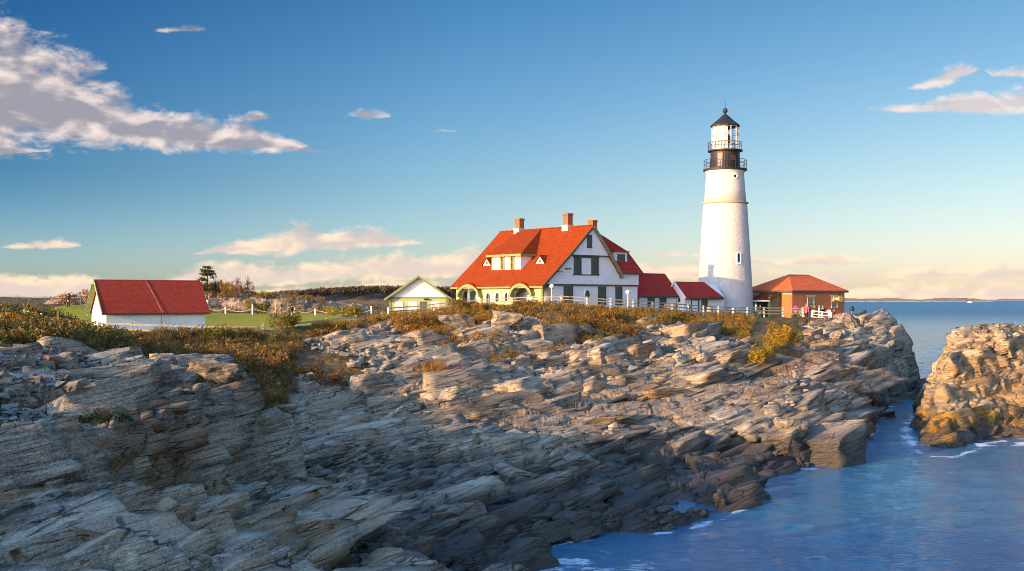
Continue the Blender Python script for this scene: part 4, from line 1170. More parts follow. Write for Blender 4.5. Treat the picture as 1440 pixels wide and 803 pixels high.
def railing(rad, z0, z1, n, name='railing'):
    m = MB()
    for k in range(n):
        a = 2 * math.pi * k / n
        m.tube([(rad * math.cos(a), rad * math.sin(a), z0), (rad * math.cos(a), rad * math.sin(a), z1)], .03, 6)
    for zz in (z1, (z0 + z1) / 2 + .05):
        m.tube([(rad * math.cos(2 * math.pi * k / 36), rad * math.sin(2 * math.pi * k / 36), zz) for k in range(37)], .026, 6)
    return lpart(m, name, BLACK)
railing(2.62, 25.2, 26.35, 20)
railing(2.08, 27.55, 28.55, 16)
# lantern room: a ring of mullions, panes, blinds drawn on the sunny side, the lens inside
NM = 12
mm = MB()
LR = 1.62
for k in range(NM):
    a = 2 * math.pi * (k + .5) / NM
    mm.beam((LR * math.cos(a), LR * math.sin(a), 27.6), (LR * math.cos(a), LR * math.sin(a), 30.55), .075, .075)
for zz in (27.66, 28.6, 29.55, 30.5):
    mm.tube([(LR * math.cos(2 * math.pi * (k + .5) / NM), LR * math.sin(2 * math.pi * (k + .5) / NM), zz) for k in range(NM + 1)], .04, 6)
lpart(mm, 'lantern_frame', painted('cream_iron', (.60, .55, .46), .5))
gl, gt, gb = mat('lantern_glass')
gb.inputs['Base Color'].default_value = (.95, .97, 1, 1); gb.inputs['Roughness'].default_value = .03; gb.inputs['Transmission Weight'].default_value = 1.0; gb.inputs['IOR'].default_value = 1.02
gt.link(gt.mix(gt.noise(gt.new('ShaderNodeTexCoord').outputs['Object'], 2.0), (.90, .93, .95), (.98, 1, 1)), gb.inputs['Base Color'])
gm = MB()
for k in range(NM):
    a, b = 2 * math.pi * (k + .5) / NM, 2 * math.pi * (k + 1.5) / NM
    gm.add([(LR * .985 * math.cos(a), LR * .985 * math.sin(a), 27.66), (LR * .985 * math.cos(b), LR * .985 * math.sin(b), 27.66), (LR * .985 * math.cos(b), LR * .985 * math.sin(b), 30.5), (LR * .985 * math.cos(a), LR * .985 * math.sin(a), 30.5)], [(0, 1, 2, 3)])
lpart(gm, 'lantern_panes', gl)
bm_ = MB()
for k in range(13):
    a, b = math.radians(135 + 10.5 * k), math.radians(135 + 10.5 * (k + 1))
    bm_.add([(1.5 * math.cos(a), 1.5 * math.sin(a), 27.7), (1.5 * math.cos(b), 1.5 * math.sin(b), 27.7), (1.5 * math.cos(b), 1.5 * math.sin(b), 30.45), (1.5 * math.cos(a), 1.5 * math.sin(a), 30.45),
             (1.46 * math.cos(a), 1.46 * math.sin(a), 27.7), (1.46 * math.cos(b), 1.46 * math.sin(b), 27.7), (1.46 * math.cos(b), 1.46 * math.sin(b), 30.45), (1.46 * math.cos(a), 1.46 * math.sin(a), 30.45)],
            [(0, 1, 2, 3), (4, 5, 6, 7), (0, 1, 5, 4), (2, 3, 7, 6), (0, 4, 7, 3), (1, 2, 6, 5)])
lpart(bm_, 'blind', painted('white_blind', (.78, .74, .66), .7, .04))
lpart(MB().lathe([(.35, 27.6), (.35, 28.5), (.75, 28.6), (.78, 29.2), (.4, 29.6), (.25, 30.2), (.9, 30.25), (.9, 30.45)], 16), 'lens', painted('dark_brass', (.12, .10, .08), .35), smooth=True)
lpart(MB().lathe([(1.72, 30.5), (1.86, 30.55), (1.84, 30.68), (1.1, 31.25), (.42, 31.9), (.16, 32.1), (.14, 32.3)], 12), 'lantern_roof', BLACK)
fm = MB().ball((0, 0, 32.55), .32, 16, 8).lathe([(.13, 32.2), (.20, 32.34)], 12).tube([(0, 0, 32.8), (0, 0, 33.9)], .025, 6)
lpart(fm, 'finial', BLACK, smooth=False)
VIEW = math.atan2(-TWY, -TWX)                          # bearing from the tower to the viewpoint
def on_tower(off, z, w, h, r, depth=.12, name='window', fm_=None, round_=False):
    """a window set in the curved wall; off is the bearing from the viewpoint's side, to the right positive"""
    a = VIEW + off
    n = Vector((math.cos(a), math.sin(a), 0)); s = Vector((-n.y, n.x, 0)); c = n * r + Vector((0, 0, z))
    m = MB(); p = MB()
    if round_:
        ro = [(math.cos(2 * math.pi * k / 18), math.sin(2 * math.pi * k / 18)) for k in range(18)]
        m.add([c + s * x * w + Vector((0, 0, y * w)) + n * .12 for x, y in ro] + [c + s * x * w * .6 + Vector((0, 0, y * w * .6)) + n * .12 for x, y in ro] + [c + s * x * w * 1.1 + Vector((0, 0, y * w * 1.1)) - n * .1 for x, y in ro] + [c + s * x * w * .6 + Vector((0, 0, y * w * .6)) - n * .1 for x, y in ro],
              [(i, (i + 1) % 18, 18 + (i + 1) % 18, 18 + i) for i in range(18)] + [(i, (i + 1) % 18, 36 + (i + 1) % 18, 36 + i) for i in range(18)] + [(18 + i, 18 + (i + 1) % 18, 54 + (i + 1) % 18, 54 + i) for i in range(18)])
        p.add([c + s * x * w * .62 + Vector((0, 0, y * w * .62)) + n * .05 for x, y in ro], [tuple(range(18))])
    else:
        def bar(x0, x1, y0, y1, d0, d1, mb):
            mb.add([c + s * x + Vector((0, 0, y)) + n * d for d in (d0, d1) for x, y in ((x0, y0), (x1, y0), (x1, y1), (x0, y1))], [(0, 1, 2, 3), (7, 6, 5, 4), (0, 4, 5, 1), (1, 5, 6, 2), (2, 6, 7, 3), (3, 7, 4, 0)])
        bar(-w / 2 - .1, -w / 2, -h / 2 - .1, h / 2 + .1, -.2, depth, m); bar(w / 2, w / 2 + .1, -h / 2 - .1, h / 2 + .1, -.2, depth, m)
        bar(-w / 2, w / 2, h / 2, h / 2 + .1, -.2, depth, m); bar(-w / 2, w / 2, -h / 2 - .1, -h / 2, -.2, depth + .06, m)
        bar(-w / 2, w / 2, -h / 2, h / 2, -.05, .03, p)
    w_ = lpart(m, name, fm_ or TRIM)
    lpart(p, 'pane', GLASS, w_)
on_tower(math.radians(31), 14.0, .42, 1.25, 3.12)
on_tower(math.radians(30), 24.15, .34, .34, 2.33, round_=True)
on_tower(math.radians(-20), 26.3, .55, 1.5, 1.79, .05, 'watch_room_door', painted('rusted_iron', (.12, .06, .035), .6))
on_tower(math.radians(34), 26.5, .3, .35, 1.79, .05, 'watch_room_window', painted('rusted_iron_frame', (.11, .05, .035), .6))

# ------------------------------------------------------------------ red-roofed white shed on the left
SHU = Vector((.819, .574)); SHR = math.atan2(SHU.y, SHU.x); SHZ = 5.9
sh = thing('white_shed', 'long low white shed with a red roof standing alone on the left', 'shed', (-37.45, 105.0, SHZ), SHR)
def spart(mb, name, m, parent=None, label=None):
    o = mb.build(name, m, parent or sh)
    if label: o['label'] = label
    return o
spart(MB().prism([(0, 0, -.6), (0, 4.9, -.6), (0, 4.9, 2.0), (0, 2.45, 4.75), (0, 0, 2.0)], (9.4, 0, 0)), 'wall', painted('white_clapboard', (.74, .73, .71), .6, .06, 1.0, .1, .22, dirt=(.45, .42, .38), dirt_amt=.25))
rm = MB()
slope_slab(rm, [(-.45, -.32, 1.82), (9.75, -.32, 1.82), (9.75, 2.45, 4.98), (-.45, 2.45, 4.98)], .13)
slope_slab(rm, [(-.45, 5.22, 1.82), (9.75, 5.22, 1.82), (9.75, 2.45, 4.98), (-.45, 2.45, 4.98)], .13)
SHED_ROOF = shingles('crimson_roof_shingle', (.21, .030, .020), (.30, .048, .030))
rr_ = spart(rm, 'roof', SHED_ROOF)
spart(MB().beam((-.47, -.36, 1.72), (-.47, 2.45, 4.86), .06, .24).beam((-.47, 5.26, 1.72), (-.47, 2.45, 4.86), .06, .24), 'bargeboard', OLIVE)
spart(MB().box(-.4, 9.7, 4.95, 5.25, 1.55, 1.75).beam((-.4, 5.0, 1.75), (-.4, 2.6, 4.5), .5, .05), 'soffit', OLIVE)
spart(MB().box(-.45, 9.75, -.38, -.3, 1.66, 1.80), 'gutter', GREEN)
spart(MB().tube([(5.1, -.08, -.3), (5.1, -.1, 1.6), (5.1, -.42, 1.85), (4.7, 1.2, 3.65), (4.35, 2.45, 5.05), (4.3, 2.45, 5.9)], .02, 6), 'conduit', painted('grey_conduit', (.26, .17, .15), .5))
spart(MB().box(-.02, -.002, .9, 1.9, .3, 1.3), 'shutter', TRIM)

# ------------------------------------------------------------------ green and white garage
ga = thing('garage', 'small garage with a white gable over pale green walls between lawn and big house', 'garage', (-11.1, 135, 7.0), math.radians(4))
def gpart(mb, name, m, parent=None):
    return mb.build(name, m, parent or ga)
gpart(MB().box(-3.4, 3.4, 0, 9, -.6, 2.28), 'wall', PALEGREEN)
gpart(MB().prism([(-3.4, -.02, 2.28), (3.4, -.02, 2.28), (0, -.02, 4.6)], (0, 9.0, 0)), 'gable', painted('white_gable_boards', (.74, .71, .67), .6, .05, 1.0, .1, .2))
rm = MB()
for s in (-1, 1):
    slope_slab(rm, [(s * 4.0, -.65, 2.02), (s * 4.0, 9.4, 2.02), (0, 9.4, 4.82), (0, -.65, 4.82)], .13)
gpart(rm, 'roof', shingles('grey_green_roof', (.11, .115, .09), (.17, .17, .13)))
gpart(MB().beam((-4.02, -.68, 1.94), (0, -.68, 4.74), .07, .24).beam((4.02, -.68, 1.94), (0, -.68, 4.74), .07, .24), 'bargeboard', OLIVE)
gpart(MB().box(-3.42, 3.42, -.06, -.005, 2.14, 2.3).box(-3.45, -3.2, -.06, 0, -.5, 2.14).box(3.2, 3.45, -.06, 0, -.5, 2.14), 'trim', OLIVE)
for x0, x1 in ((-2.7, -1.9), (-1.1, -.3), (1.6, 2.4)):
    m = MB().box(x0 - .08, x1 + .08, -.05, 0, .55, .65).box(x0 - .08, x1 + .08, -.05, 0, 1.6, 1.7).box(x0 - .08, x0, -.05, 0, .65, 1.6).box(x1, x1 + .08, -.05, 0, .65, 1.6).box((x0 + x1) / 2 - .02, (x0 + x1) / 2 + .02, -.045, 0, .65, 1.6)
    w = gpart(m, 'window', TRIM)
    gpart(MB().box(x0, x1, -.02, 0.01, .65, 1.6), 'pane', painted('bright_blind', (.62, .58, .5), .4), w)
d = gpart(MB().box(.15, .95, -.04, 0, -.5, 1.75), 'door', WOOD_DARK)
gpart(MB().box(.62, 1.15, -.3, -.02, 1.95, 2.1), 'lamp', BLACK)
# ------------------------------------------------------------------ foliage
def leaf_material(name, rough=.75):
    m, t, b = mat(name)
    at = t.new('ShaderNodeAttribute', attribute_name='leafcol')
    p = t.new('ShaderNodeNewGeometry').outputs['Position']
    n = t.noise(p, 2.2, 4, .6)
    c = t.mix(t.step(n, .3, .7), at.outputs['Color'], t.mix(1.0, at.outputs['Color'], (1.35, 1.3, 1.2), 'MULTIPLY'))
    t.link(c, b.inputs['Base Color'])
    b.inputs['Roughness'].default_value = rough
    b.inputs['Specular IOR Level'].default_value = .15
    tr = t.new('ShaderNodeBsdfTranslucent')
    t.link(c, tr.inputs['Color'])
    mx = t.new('ShaderNodeMixShader', {0: .28})
    t.link(b.outputs[0], mx.inputs[1]); t.link(tr.outputs[0], mx.inputs[2])
    t.link(mx.outputs[0], m.node_tree.nodes['Material Output'].inputs['Surface'])
    return m
LEAF = leaf_material('autumn_leaves')
BARK = painted('bark', (.11, .085, .06), .9, .3, 3.0, .8, spec=.1)
TWIG = painted('twig', (.16, .10, .06), .9, .3, 3.0, .4, spec=.1)
def quads_object(name, co, col, m, parent=None):
    """co (n,4,3) leaf corners and col (n,3) leaf colours, one mesh"""
    n = len(co)
    me = bpy.data.meshes.new(name)
    me.vertices.add(n * 4); me.vertices.foreach_set('co', co.astype(F32).ravel())
    me.loops.add(n * 4); me.loops.foreach_set('vertex_index', np.arange(n * 4, dtype=np.int32))
    me.polygons.add(n); me.polygons.foreach_set('loop_start', np.arange(0, n * 4, 4, dtype=np.int32)); me.polygons.foreach_set('loop_total', np.full(n, 4, np.int32))
    me.update()
    a = me.color_attributes.new('leafcol', 'FLOAT_COLOR', 'POINT')
    c4 = np.ones((n, 4, 4), F32); c4[:, :, :3] = col[:, None, :]
    a.data.foreach_set('color', c4.ravel())
    me.materials.append(m)
    o = bpy.data.objects.new(name, me)
    C.objects.link(o)
    if parent is not None: o.parent = parent
    return o
def leaves(cen, size, flat=.0):
    """leaf-shaped quads of random tilt round the given centres"""
    n = len(cen)
    d = rng.normal(size=(n, 3)); d[:, 2] *= 1 - flat; d /= np.linalg.norm(d, axis=1, keepdims=True) + 1e-9
    e = rng.normal(size=(n, 3)); e -= d * (e * d).sum(1, keepdims=True); e /= np.linalg.norm(e, axis=1, keepdims=True) + 1e-9
    s = (np.asarray(size) * rng.uniform(.6, 1.3, n))[:, None]
    return np.stack([cen - d * s * .5, cen + e * s * .28, cen + d * s * .5, cen - e * s * .28], 1)
def blades(base, h, lean, w):
    """grass blades: narrow tapering quads standing on the base points"""
    n = len(base)
    a = rng.uniform(0, 2 * np.pi, n); l = rng.normal(0, lean, (n, 2))
    hh = h * rng.uniform(.55, 1.25, n)
    s = np.stack([np.cos(a), np.sin(a), 0 * a], 1) * (w * rng.uniform(.6, 1.3, n))[:, None]
    tip = base + np.stack([l[:, 0] * hh, l[:, 1] * hh, hh], 1)
    return np.stack([base - s, base + s, tip + s * .25, tip - s * .25], 1)
def crown_points(n, rx, rz, lumps, seed, hollow=.35):
    """points through a lumpy crown of half width rx and height rz standing on the origin"""
    r_ = np.random.default_rng(seed)
    k = r_.integers(0, lumps, n)
    a = r_.uniform(0, 2 * np.pi, lumps); q = np.sqrt(r_.uniform(0, 1, lumps)) * .72
    lc = np.stack([np.cos(a) * q * rx, np.sin(a) * q * rx, (.25 + .55 * r_.uniform(0, 1, lumps) * (1 - .55 * q)) * rz], 1)
    lr = r_.uniform(.24, .46, lumps)
    d = r_.normal(size=(n, 3)); d /= np.linalg.norm(d, axis=1, keepdims=True)
    rad = (hollow + (1 - hollow) * r_.uniform(0, 1, n) ** .5)[:, None] * lr[k][:, None]
    p = lc[k] + d * rad * np.array([rx, rx, rz * .8])
    p[:, 2] = np.abs(p[:, 2] - .02) * .97 + .03
    return p, k
PAL = {
    'ochre': [(.30, .15, .022), (.22, .11, .02), (.36, .20, .03), (.16, .10, .025), (.12, .11, .025)],
    'orange': [(.36, .13, .018), (.26, .10, .02), (.40, .19, .03), (.15, .09, .02)],
    'olive': [(.085, .085, .02), (.12, .11, .025), (.065, .07, .02), (.16, .12, .03), (.11, .07, .025)],
    'green': [(.075, .115, .018), (.11, .14, .022), (.055, .085, .016), (.16, .16, .03)],
    'darkgreen': [(.030, .045, .014), (.045, .06, .018), (.06, .075, .02)],
    'yellow': [(.42, .27, .022), (.34, .21, .02), (.28, .19, .02), (.22, .17, .025)],
    'brown': [(.15, .085, .035), (.11, .065, .03), (.19, .11, .04), (.08, .06, .025), (.13, .10, .04)],
    'straw': [(.32, .22, .09), (.26, .17, .06), (.20, .12, .045)],
    'rust': [(.24, .075, .02), (.17, .06, .02), (.28, .11, .03)],
    'wood': [(.075, .055, .035), (.055, .05, .03), (.10, .065, .04), (.06, .06, .03)],
}
def palette(n, names, seed=0):
    cs = np.array(sum((PAL[k] for k in names.split('+')), []))
    return cs[rng.integers(0, len(cs), n)] * rng.uniform(.75, 1.2, (n, 1))
def shrub(x, y, rx, rz, n, pal, label, size=.16, lumps=9, name='shrub', group=None, sink=.05, cat='shrub', z=None, seed=None):
    z = ground_z(x, y) if z is None else z
    t_ = thing(name, label, cat, (x, y, z - sink), rng.uniform(0, 6), group)
    p, k = crown_points(n, rx, rz, lumps, seed if seed is not None else int(rng.integers(1e6)))
    lumpcol = rng.uniform(.6, 1.3, (lumps, 1))
    quads_object('foliage', leaves(p, size), palette(n, pal) * lumpcol[k], LEAF, t_)
    sm = MB()
    for _ in range(7):
        a = rng.uniform(0, 6.28); r = rng.uniform(.2, .75)
        sm.tube([(0, 0, -.1), (r * rx * .5 * math.cos(a), r * rx * .5 * math.sin(a), rz * .35), (r * rx * math.cos(a), r * rx * math.sin(a), rz * .75)], [.035, .025, .01], 5)
    sm.build('stem', TWIG, t_)
    return t_

# ---- ground cover nobody could count: scrub and grass over the soil of the headland
def scatter(poly, n, pad=0.0):
    poly = np.asarray([p[:2] for p in poly], float)
    lo, hi = poly.min(0), poly.max(0); out = np.zeros((0, 2))
    while len(out) < n:
        q = rng.uniform(lo, hi, (n * 2, 2))
        q = q[sdf_poly(q[:, 0], q[:, 1], poly) > pad]
        out = np.concatenate([out, q])
    return out[:n]
def gz_many(q):
    """surface heights at many points, from the built grid"""
    i = np.clip(np.round(np.interp(q[:, 0] / q[:, 1], tx, np.arange(len(tx)))).astype(int), 0, len(tx) - 1)
    z = np.empty(len(q))
    for j, (ii, yy) in enumerate(zip(i, q[:, 1])):
        r = SHORE[ii, :, 1]
        k = min(max(int(np.searchsorted(r, yy)), 1), len(r) - 1)
        z[j] = SHORE[ii, k, 2]
    return z
def Pq(px, py, Y): return P(px, py, Y)[:2]
def cover(name, label, poly, nclump, per, rad, hgt, pal, size, kind='leaf', keep=None, thr=-.2, fs=4.0, seed=5, pad=0.0, clear=None):
    q = scatter(poly, nclump, pad)
    nz = fbm(np.stack([q[:, 0] / fs, q[:, 1] / fs, q[:, 0] * 0 + seed], 1), 3, seed)
    ok = (nz > thr)
    if keep is not None: ok &= keep(q)
    if clear is not None:
        for cx_, cy_, cr_ in clear: ok &= np.hypot(q[:, 0] - cx_, q[:, 1] - cy_) > cr_
    q = q[ok]; nz = nz[ok]
    z = gz_many(q)
    m = len(q)
    r = rad * rng.uniform(.5, 1.4, m); h = hgt * rng.uniform(.5, 1.3, m) * (.8 + .5 * np.clip(nz, -.5, 1))
    shade = rng.uniform(.65, 1.3, (m, 1))
    col = palette(m, pal)
    idx = np.repeat(np.arange(m), per)
    d = rng.normal(size=(len(idx), 3)); d /= np.linalg.norm(d, axis=1, keepdims=True)
    rr = rng.uniform(.3, 1, (len(idx), 1)) ** .5
    if kind == 'leaf':
        p = np.stack([q[idx, 0], q[idx, 1], z[idx]], 1) + d * rr * np.stack([r[idx], r[idx], h[idx] * .55], 1)
        p[:, 2] += h[idx] * .42
        co_ = leaves(p, size)
    else:
        p = np.stack([q[idx, 0] + d[:, 0] * r[idx], q[idx, 1] + d[:, 1] * r[idx], z[idx] - .05], 1)
        co_ = blades(p, h[idx], .28, size)
    c = .55 * col[idx] * shade[idx] + .45 * palette(len(idx), pal)
    o = quads_object(name, co_, c, LEAF)
    return tag(o, label, None, None, 'stuff')
off_lawn = lambda q: (bil(slawn, q[:, 0], q[:, 1]) < -.3)
soil_only = lambda q: (bil(ssoil, q[:, 0], q[:, 1]) > -.6) & (bil(slawn, q[:, 0], q[:, 1]) < -.3)
LEFT_BANK = [Pq(-160, 470, 50), Pq(0, 500, 49), Pq(80, 510, 54), Pq(150, 520, 58), Pq(190, 490, 78), Pq(150, 486, 86), Pq(115, 475, 92), Pq(100, 465, 96), Pq(60, 440, 92), Pq(-120, 430, 96)]
cover('bank_scrub', 'dark olive and brown scrub on the bank left of the white shed', LEFT_BANK, 2600, 60, .42, .95, 'olive+brown+ochre+green+straw', .17, keep=soil_only, thr=-.55, seed=5)
GULLY = [Pq(150, 520, 57), Pq(200, 532, 60), Pq(310, 566, 60), Pq(337, 634, 53.5), Pq(392, 614, 57.5), Pq(400, 560, 68), Pq(405, 530, 73), Pq(425, 490, 86), Pq(425, 480, 90), Pq(290, 484, 88), Pq(180, 488, 82)]
cover('gully_grass', 'tall brown grass in the shaded gully below the white shed', GULLY, 1200, 50, .30, .6, 'brown+olive+brown', .022, 'blade', thr=-.5, seed=8)
cover('gully_scrub', 'dark scrub mixed into the grass of the gully', GULLY, 1300, 60, .45, .8, 'olive+brown+ochre+rust+straw', .16, thr=-.15, seed=9, keep=lambda q: q[:, 1] < 87)
FRINGE = [Pq(430, 474, 96), Pq(545, 456, 100), Pq(560, 474, 95), Pq(600, 492, 89), Pq(640, 474, 95), Pq(700, 462, 97), Pq(760, 462, 97), Pq(800, 462, 98), Pq(850, 480, 94), Pq(885, 470, 101), Pq(960, 468, 108), Pq(1050, 480, 104), Pq(1062, 464, 122), (26, 132.5), (19, 120), (13.5, 113.0), (8, 110.5), (0, 113.5), (-6, 121), (-9.5, 124), (-14, 112), (-17, 104)]
cover('clifftop_scrub', 'ochre and orange scrub along the top of the cliff in front of the house', FRINGE, 3400, 46, .36, .60, 'ochre+orange+olive+ochre', .15, thr=-.28, seed=12)
cover('clifftop_grass', 'dry straw grass between the scrub of the cliff top', FRINGE, 1400, 36, .25, .5, 'straw+ochre+brown', .018, 'blade', thr=-.3, seed=13)
SLOPE = [Pq(545, 474, 96), Pq(600, 500, 86), Pq(690, 520, 79), Pq(780, 500, 86), Pq(880, 490, 91), Pq(900, 470, 100), Pq(760, 456, 99), Pq(640, 462, 97)]
cover('slope_scrub', 'patches of orange scrub in the cracks of the sunlit rock below the house', SLOPE, 1900, 44, .38, .8, 'orange+ochre+rust+straw+olive', .13, thr=.02, fs=4.0, seed=17)
cover('ledge_grass', 'orange grass on the ledges of the middle slope', [Pq(600, 545, 71), Pq(720, 520, 78), Pq(760, 492, 88), Pq(690, 500, 84), Pq(600, 525, 76), Pq(540, 545, 71)], 420, 40, .3, .34, 'orange+rust+straw', .02, 'blade', thr=-.05, fs=3.0, seed=18)
cover('plateau_grass', 'rough brown grass and low scrub behind the lawn and the garage', [(-62, 96), (-47, 100), (-52, 112), (-75, 140), (-90, 180), (-90, 120), (-70, 90)], 900, 40, .5, .5, 'straw+olive+ochre', .2, keep=off_lawn, thr=-.3, seed=20)
OUT = [(-82, 194), (-60, 186), (-24, 190), (-18, 215), (-12, 240), (-90, 245)]
cover('outcrop_scrub', 'orange and brown brush over the rocky outcrop beyond the lawn', OUT, 900, 50, .9, 1.0, 'ochre+brown+rust+olive', .34, thr=.15, fs=9.0, seed=22)
cover('gap_grass', 'rough ochre grass between garage and lawn', [(-16, 108), (-10, 118), (-15, 133), (-18, 180), (-8, 200), (0, 160), (-5, 131), (-9, 122)], 900, 36, .4, .35, 'straw+ochre+olive', .16, keep=off_lawn, thr=-.4, seed=23)

# ---- unseen leaf canopy added on the bluff to break up the evening sun
bc = rng.uniform(-45, 74, 2600); ba = rng.normal(-22, 2.6, 2600)
bq = np.stack([ba * BA[0] + bc * BC[0], ba * BA[1] + bc * BC[1]], 1)
btop = 12.2 - 8.0 * sstep(bc, 57, 76) + 1.1 * fbm(np.stack([bc / 5, bc * 0, bc * 0], 1), 3, 55)
idx = np.repeat(np.arange(len(bq)), 14)
d = rng.normal(size=(len(idx), 3))
pp = np.stack([bq[idx, 0], bq[idx, 1], btop[idx] + rng.uniform(-.6, 1.0, len(bq))[idx] * 1.2], 1) + d * np.array([.5, .5, .55])
tag(quads_object('bluff_wood', leaves(pp, .55), palette(len(idx), 'olive+wood+darkgreen'), LEAF), 'unseen wood added along the bluff behind the viewpoint', None, None, 'stuff')

# ---- shrubs one can tell apart
for px, py, Y, rx, rz, n, pal, lab, sz in [
    (397, 474, 97, 2.0, 2.1, 2600, 'green+olive+yellow', 'bushy green shrub with yellowing tips at the near edge of the lawn', .17),
    (484, 446, 150, 3.2, 2.2, 2400, 'green+yellow', 'low bright green bush beyond the rail fence right of the lawn', .22),
    (362, 446, 168, 2.3, 2.6, 1800, 'ochre+green', 'rounded yellow-green bush at the foot of the grey outcrop', .24),
    (1092, 508, 90, 1.6, 2.6, 3000, 'yellow+ochre', 'tall golden bush below the rail fence in front of the brick building', .15),
    (1068, 520, 85, 1.2, 1.9, 2300, 'yellow', 'golden yellow bush lowest on the sunlit rock, left of the taller golden bush', .14),
    (1110, 500, 94, 1.3, 2.1, 1900, 'yellow+green', 'greenish-gold bush at the right of the golden bushes', .14),
    (688, 512, 80, .8, .7, 900, 'green+yellow', 'small yellow-green bush in a hollow of the middle slope', .12),
    (582, 478, 94, 1.3, .9, 1300, 'orange+rust', 'low fiery orange shrub on the left end of the sunlit cliff', .13),
    (650, 446, 106, 1.7, 1.3, 1700, 'ochre+olive', 'broad ochre shrub in front of the left porch arch', .15),
    (742, 440, 107, 1.9, 1.4, 1900, 'olive+ochre', 'broad olive shrub in front of the right porch arch', .15),
    (783, 442, 106, 1.3, 1.1, 1300, 'brown+ochre', 'brown shrub below the white lamp at the gable corner', .15),
    (846, 446, 105, 1.8, 1.25, 1800, 'ochre+orange', 'ochre shrub on the cliff top below the oval window', .15),
    (838, 466, 99, 1.1, 1.0, 1000, 'rust+orange', 'rusty shrub hanging over the rock under the gable', .13),
    (120, 600, 33.0, 1.0, .55, 1700, 'darkgreen+olive+rust', 'dark green and rusty juniper on the shaded near cliff', .075),
    (158, 612, 31.5, .55, .42, 1000, 'darkgreen', 'small dark juniper on the lip of the near cliff', .065),
    (195, 560, 40.5, .6, .5, 900, 'darkgreen+olive', 'dark shrub behind the pale boulders of the near cliff', .075),
    (455, 540, 71, 1.6, 1.1, 1400, 'brown+rust', 'russet brown shrub at the right of the shaded gully', .12),
    (430, 536, 73, 1.2, .9, 1100, 'brown+orange', 'brown and orange tuft left of the russet shrub', .12),
    (300, 480, 84, 1.5, 1.1, 1300, 'yellow+green', 'yellow-green shrub by the right corner of the white shed', .15),
    (345, 486, 82, 1.6, 1.0, 1300, 'ochre+green', 'ochre shrub between white shed and green lawn shrub', .15),
    (30, 452, 60, 1.5, 1.5, 1700, 'orange+ochre', 'sunlit orange bush at the left edge above the bank', .13),
    (100, 448, 72, 1.3, 1.3, 1300, 'orange+straw', 'orange-brown bush beside the dark post left of the white shed', .14),
    (15, 470, 54, 1.5, 1.2, 1600, 'olive+green', 'olive bush in front of the orange bush at the left edge', .12),
]:
    x, y, z = P(px, py, Y)
    shrub(x, y, rx, rz, n, pal, lab, sz, group='shrubs of the headland')

# ---- trees on the outcrop
def branchy(name, label, x, y, h, spread, n, pal, sz, lumps, group, trunk=.12, crown_from=.2, cat='tree', bare=14):
    z = ground_z(x, y)
    t_ = thing(name, label, cat, (x, y, z - .1), 0, group)
    tm = MB().tube([(0, 0, -.2), (.05 * h * .3, 0, h * .35), (.02, .05, h * .7), (0, 0, h * .95)], [trunk, trunk * .8, trunk * .45, .02], 7)
    for k in range(bare):
        a = rng.uniform(0, 6.28); z0 = h * rng.uniform(.15, .75); l = spread * rng.uniform(.5, 1.0) * (1.15 - z0 / h)
        tm.tube([(0, 0, z0), (l * .55 * math.cos(a), l * .55 * math.sin(a), z0 + h * .12), (l * math.cos(a), l * math.sin(a), z0 + h * rng.uniform(.18, .32))], [trunk * .4, trunk * .25, .012], 5)
    tm.build('trunk', BARK, t_)
    p, k = crown_points(n, spread, h * (1 - crown_from), lumps, int(rng.integers(1e6)), .25)
    p[:, 2] += h * crown_from
    lc = rng.uniform(.55, 1.3, (lumps, 1))
    quads_object('crown', leaves(p, sz), palette(n, pal) * lc[k], LEAF, t_)
    return t_
GRP = 'trees and tall brush on the outcrop'
x, y, _ = P(291, 412, 213)
zt = ground_z(x, y)
pt = thing('pine_tree', 'dark pine standing tallest on the outcrop behind the white shed', 'tree', (x, y, zt - .1), 0, GRP)
ht = 9 - (373 - 421) / 1600 * 213 - zt
tm = MB().tube([(0, 0, -.3), (.1, 0, ht * .5), (.0, .05, ht * .98)], [.2, .14, .03], 8)
pc = []
for k in range(46):
    a = rng.uniform(0, 6.28); z0 = ht * rng.uniform(.22, .97); l = (1 - z0 / ht) ** .6 * 2.5 * rng.uniform(.6, 1.1) + .25
    e = (l * math.cos(a), l * math.sin(a), z0 + l * rng.uniform(-.05, .3))
    tm.tube([(0, 0, z0), (e[0] * .5, e[1] * .5, z0 + l * .05), e], [.05, .035, .012], 5)
    s = rng.uniform(.35, 1.0, (55, 1))
    pc.append(np.array([[0, 0, z0]]) + s * (np.array(e) - np.array([0, 0, z0])) + rng.normal(0, .2, (55, 3)) * np.array([1, 1, .6]))
tm.build('trunk', BARK, pt)
pc = np.concatenate(pc)
quads_object('crown', leaves(pc, .3), palette(len(pc), 'darkgreen+olive+darkgreen'), LEAF, pt)
for px, Y, top, sp, n, pal, lab in [
    (303, 214, 388, 1.9, 1300, 'ochre+olive', 'ochre tree just right of the dark pine'),
    (318, 212, 392, 1.8, 1100, 'ochre+orange', 'low orange-brown tree between pine and bare tree'),
    (333, 210, 386, 1.7, 420, 'rust+brown', 'half bare tree with upright twigs, right of the low orange-brown one'),
    (348, 211, 384, 1.8, 300, 'rust+brown', 'nearly leafless tree at the right end of the tall brush'),
    (375, 210, 407, 2.3, 1200, 'ochre+green', 'rounded low tree where the brush thins out above the lawn'),
]:
    x, y, _ = P(px, 412, Y)
    h = 9 - (top - 421) / 1600 * Y - ground_z(x, y)
    branchy('small_tree', lab, x, y, max(h, 1.5), sp, n, pal, .27, 10, GRP, .1, .12, bare=26)

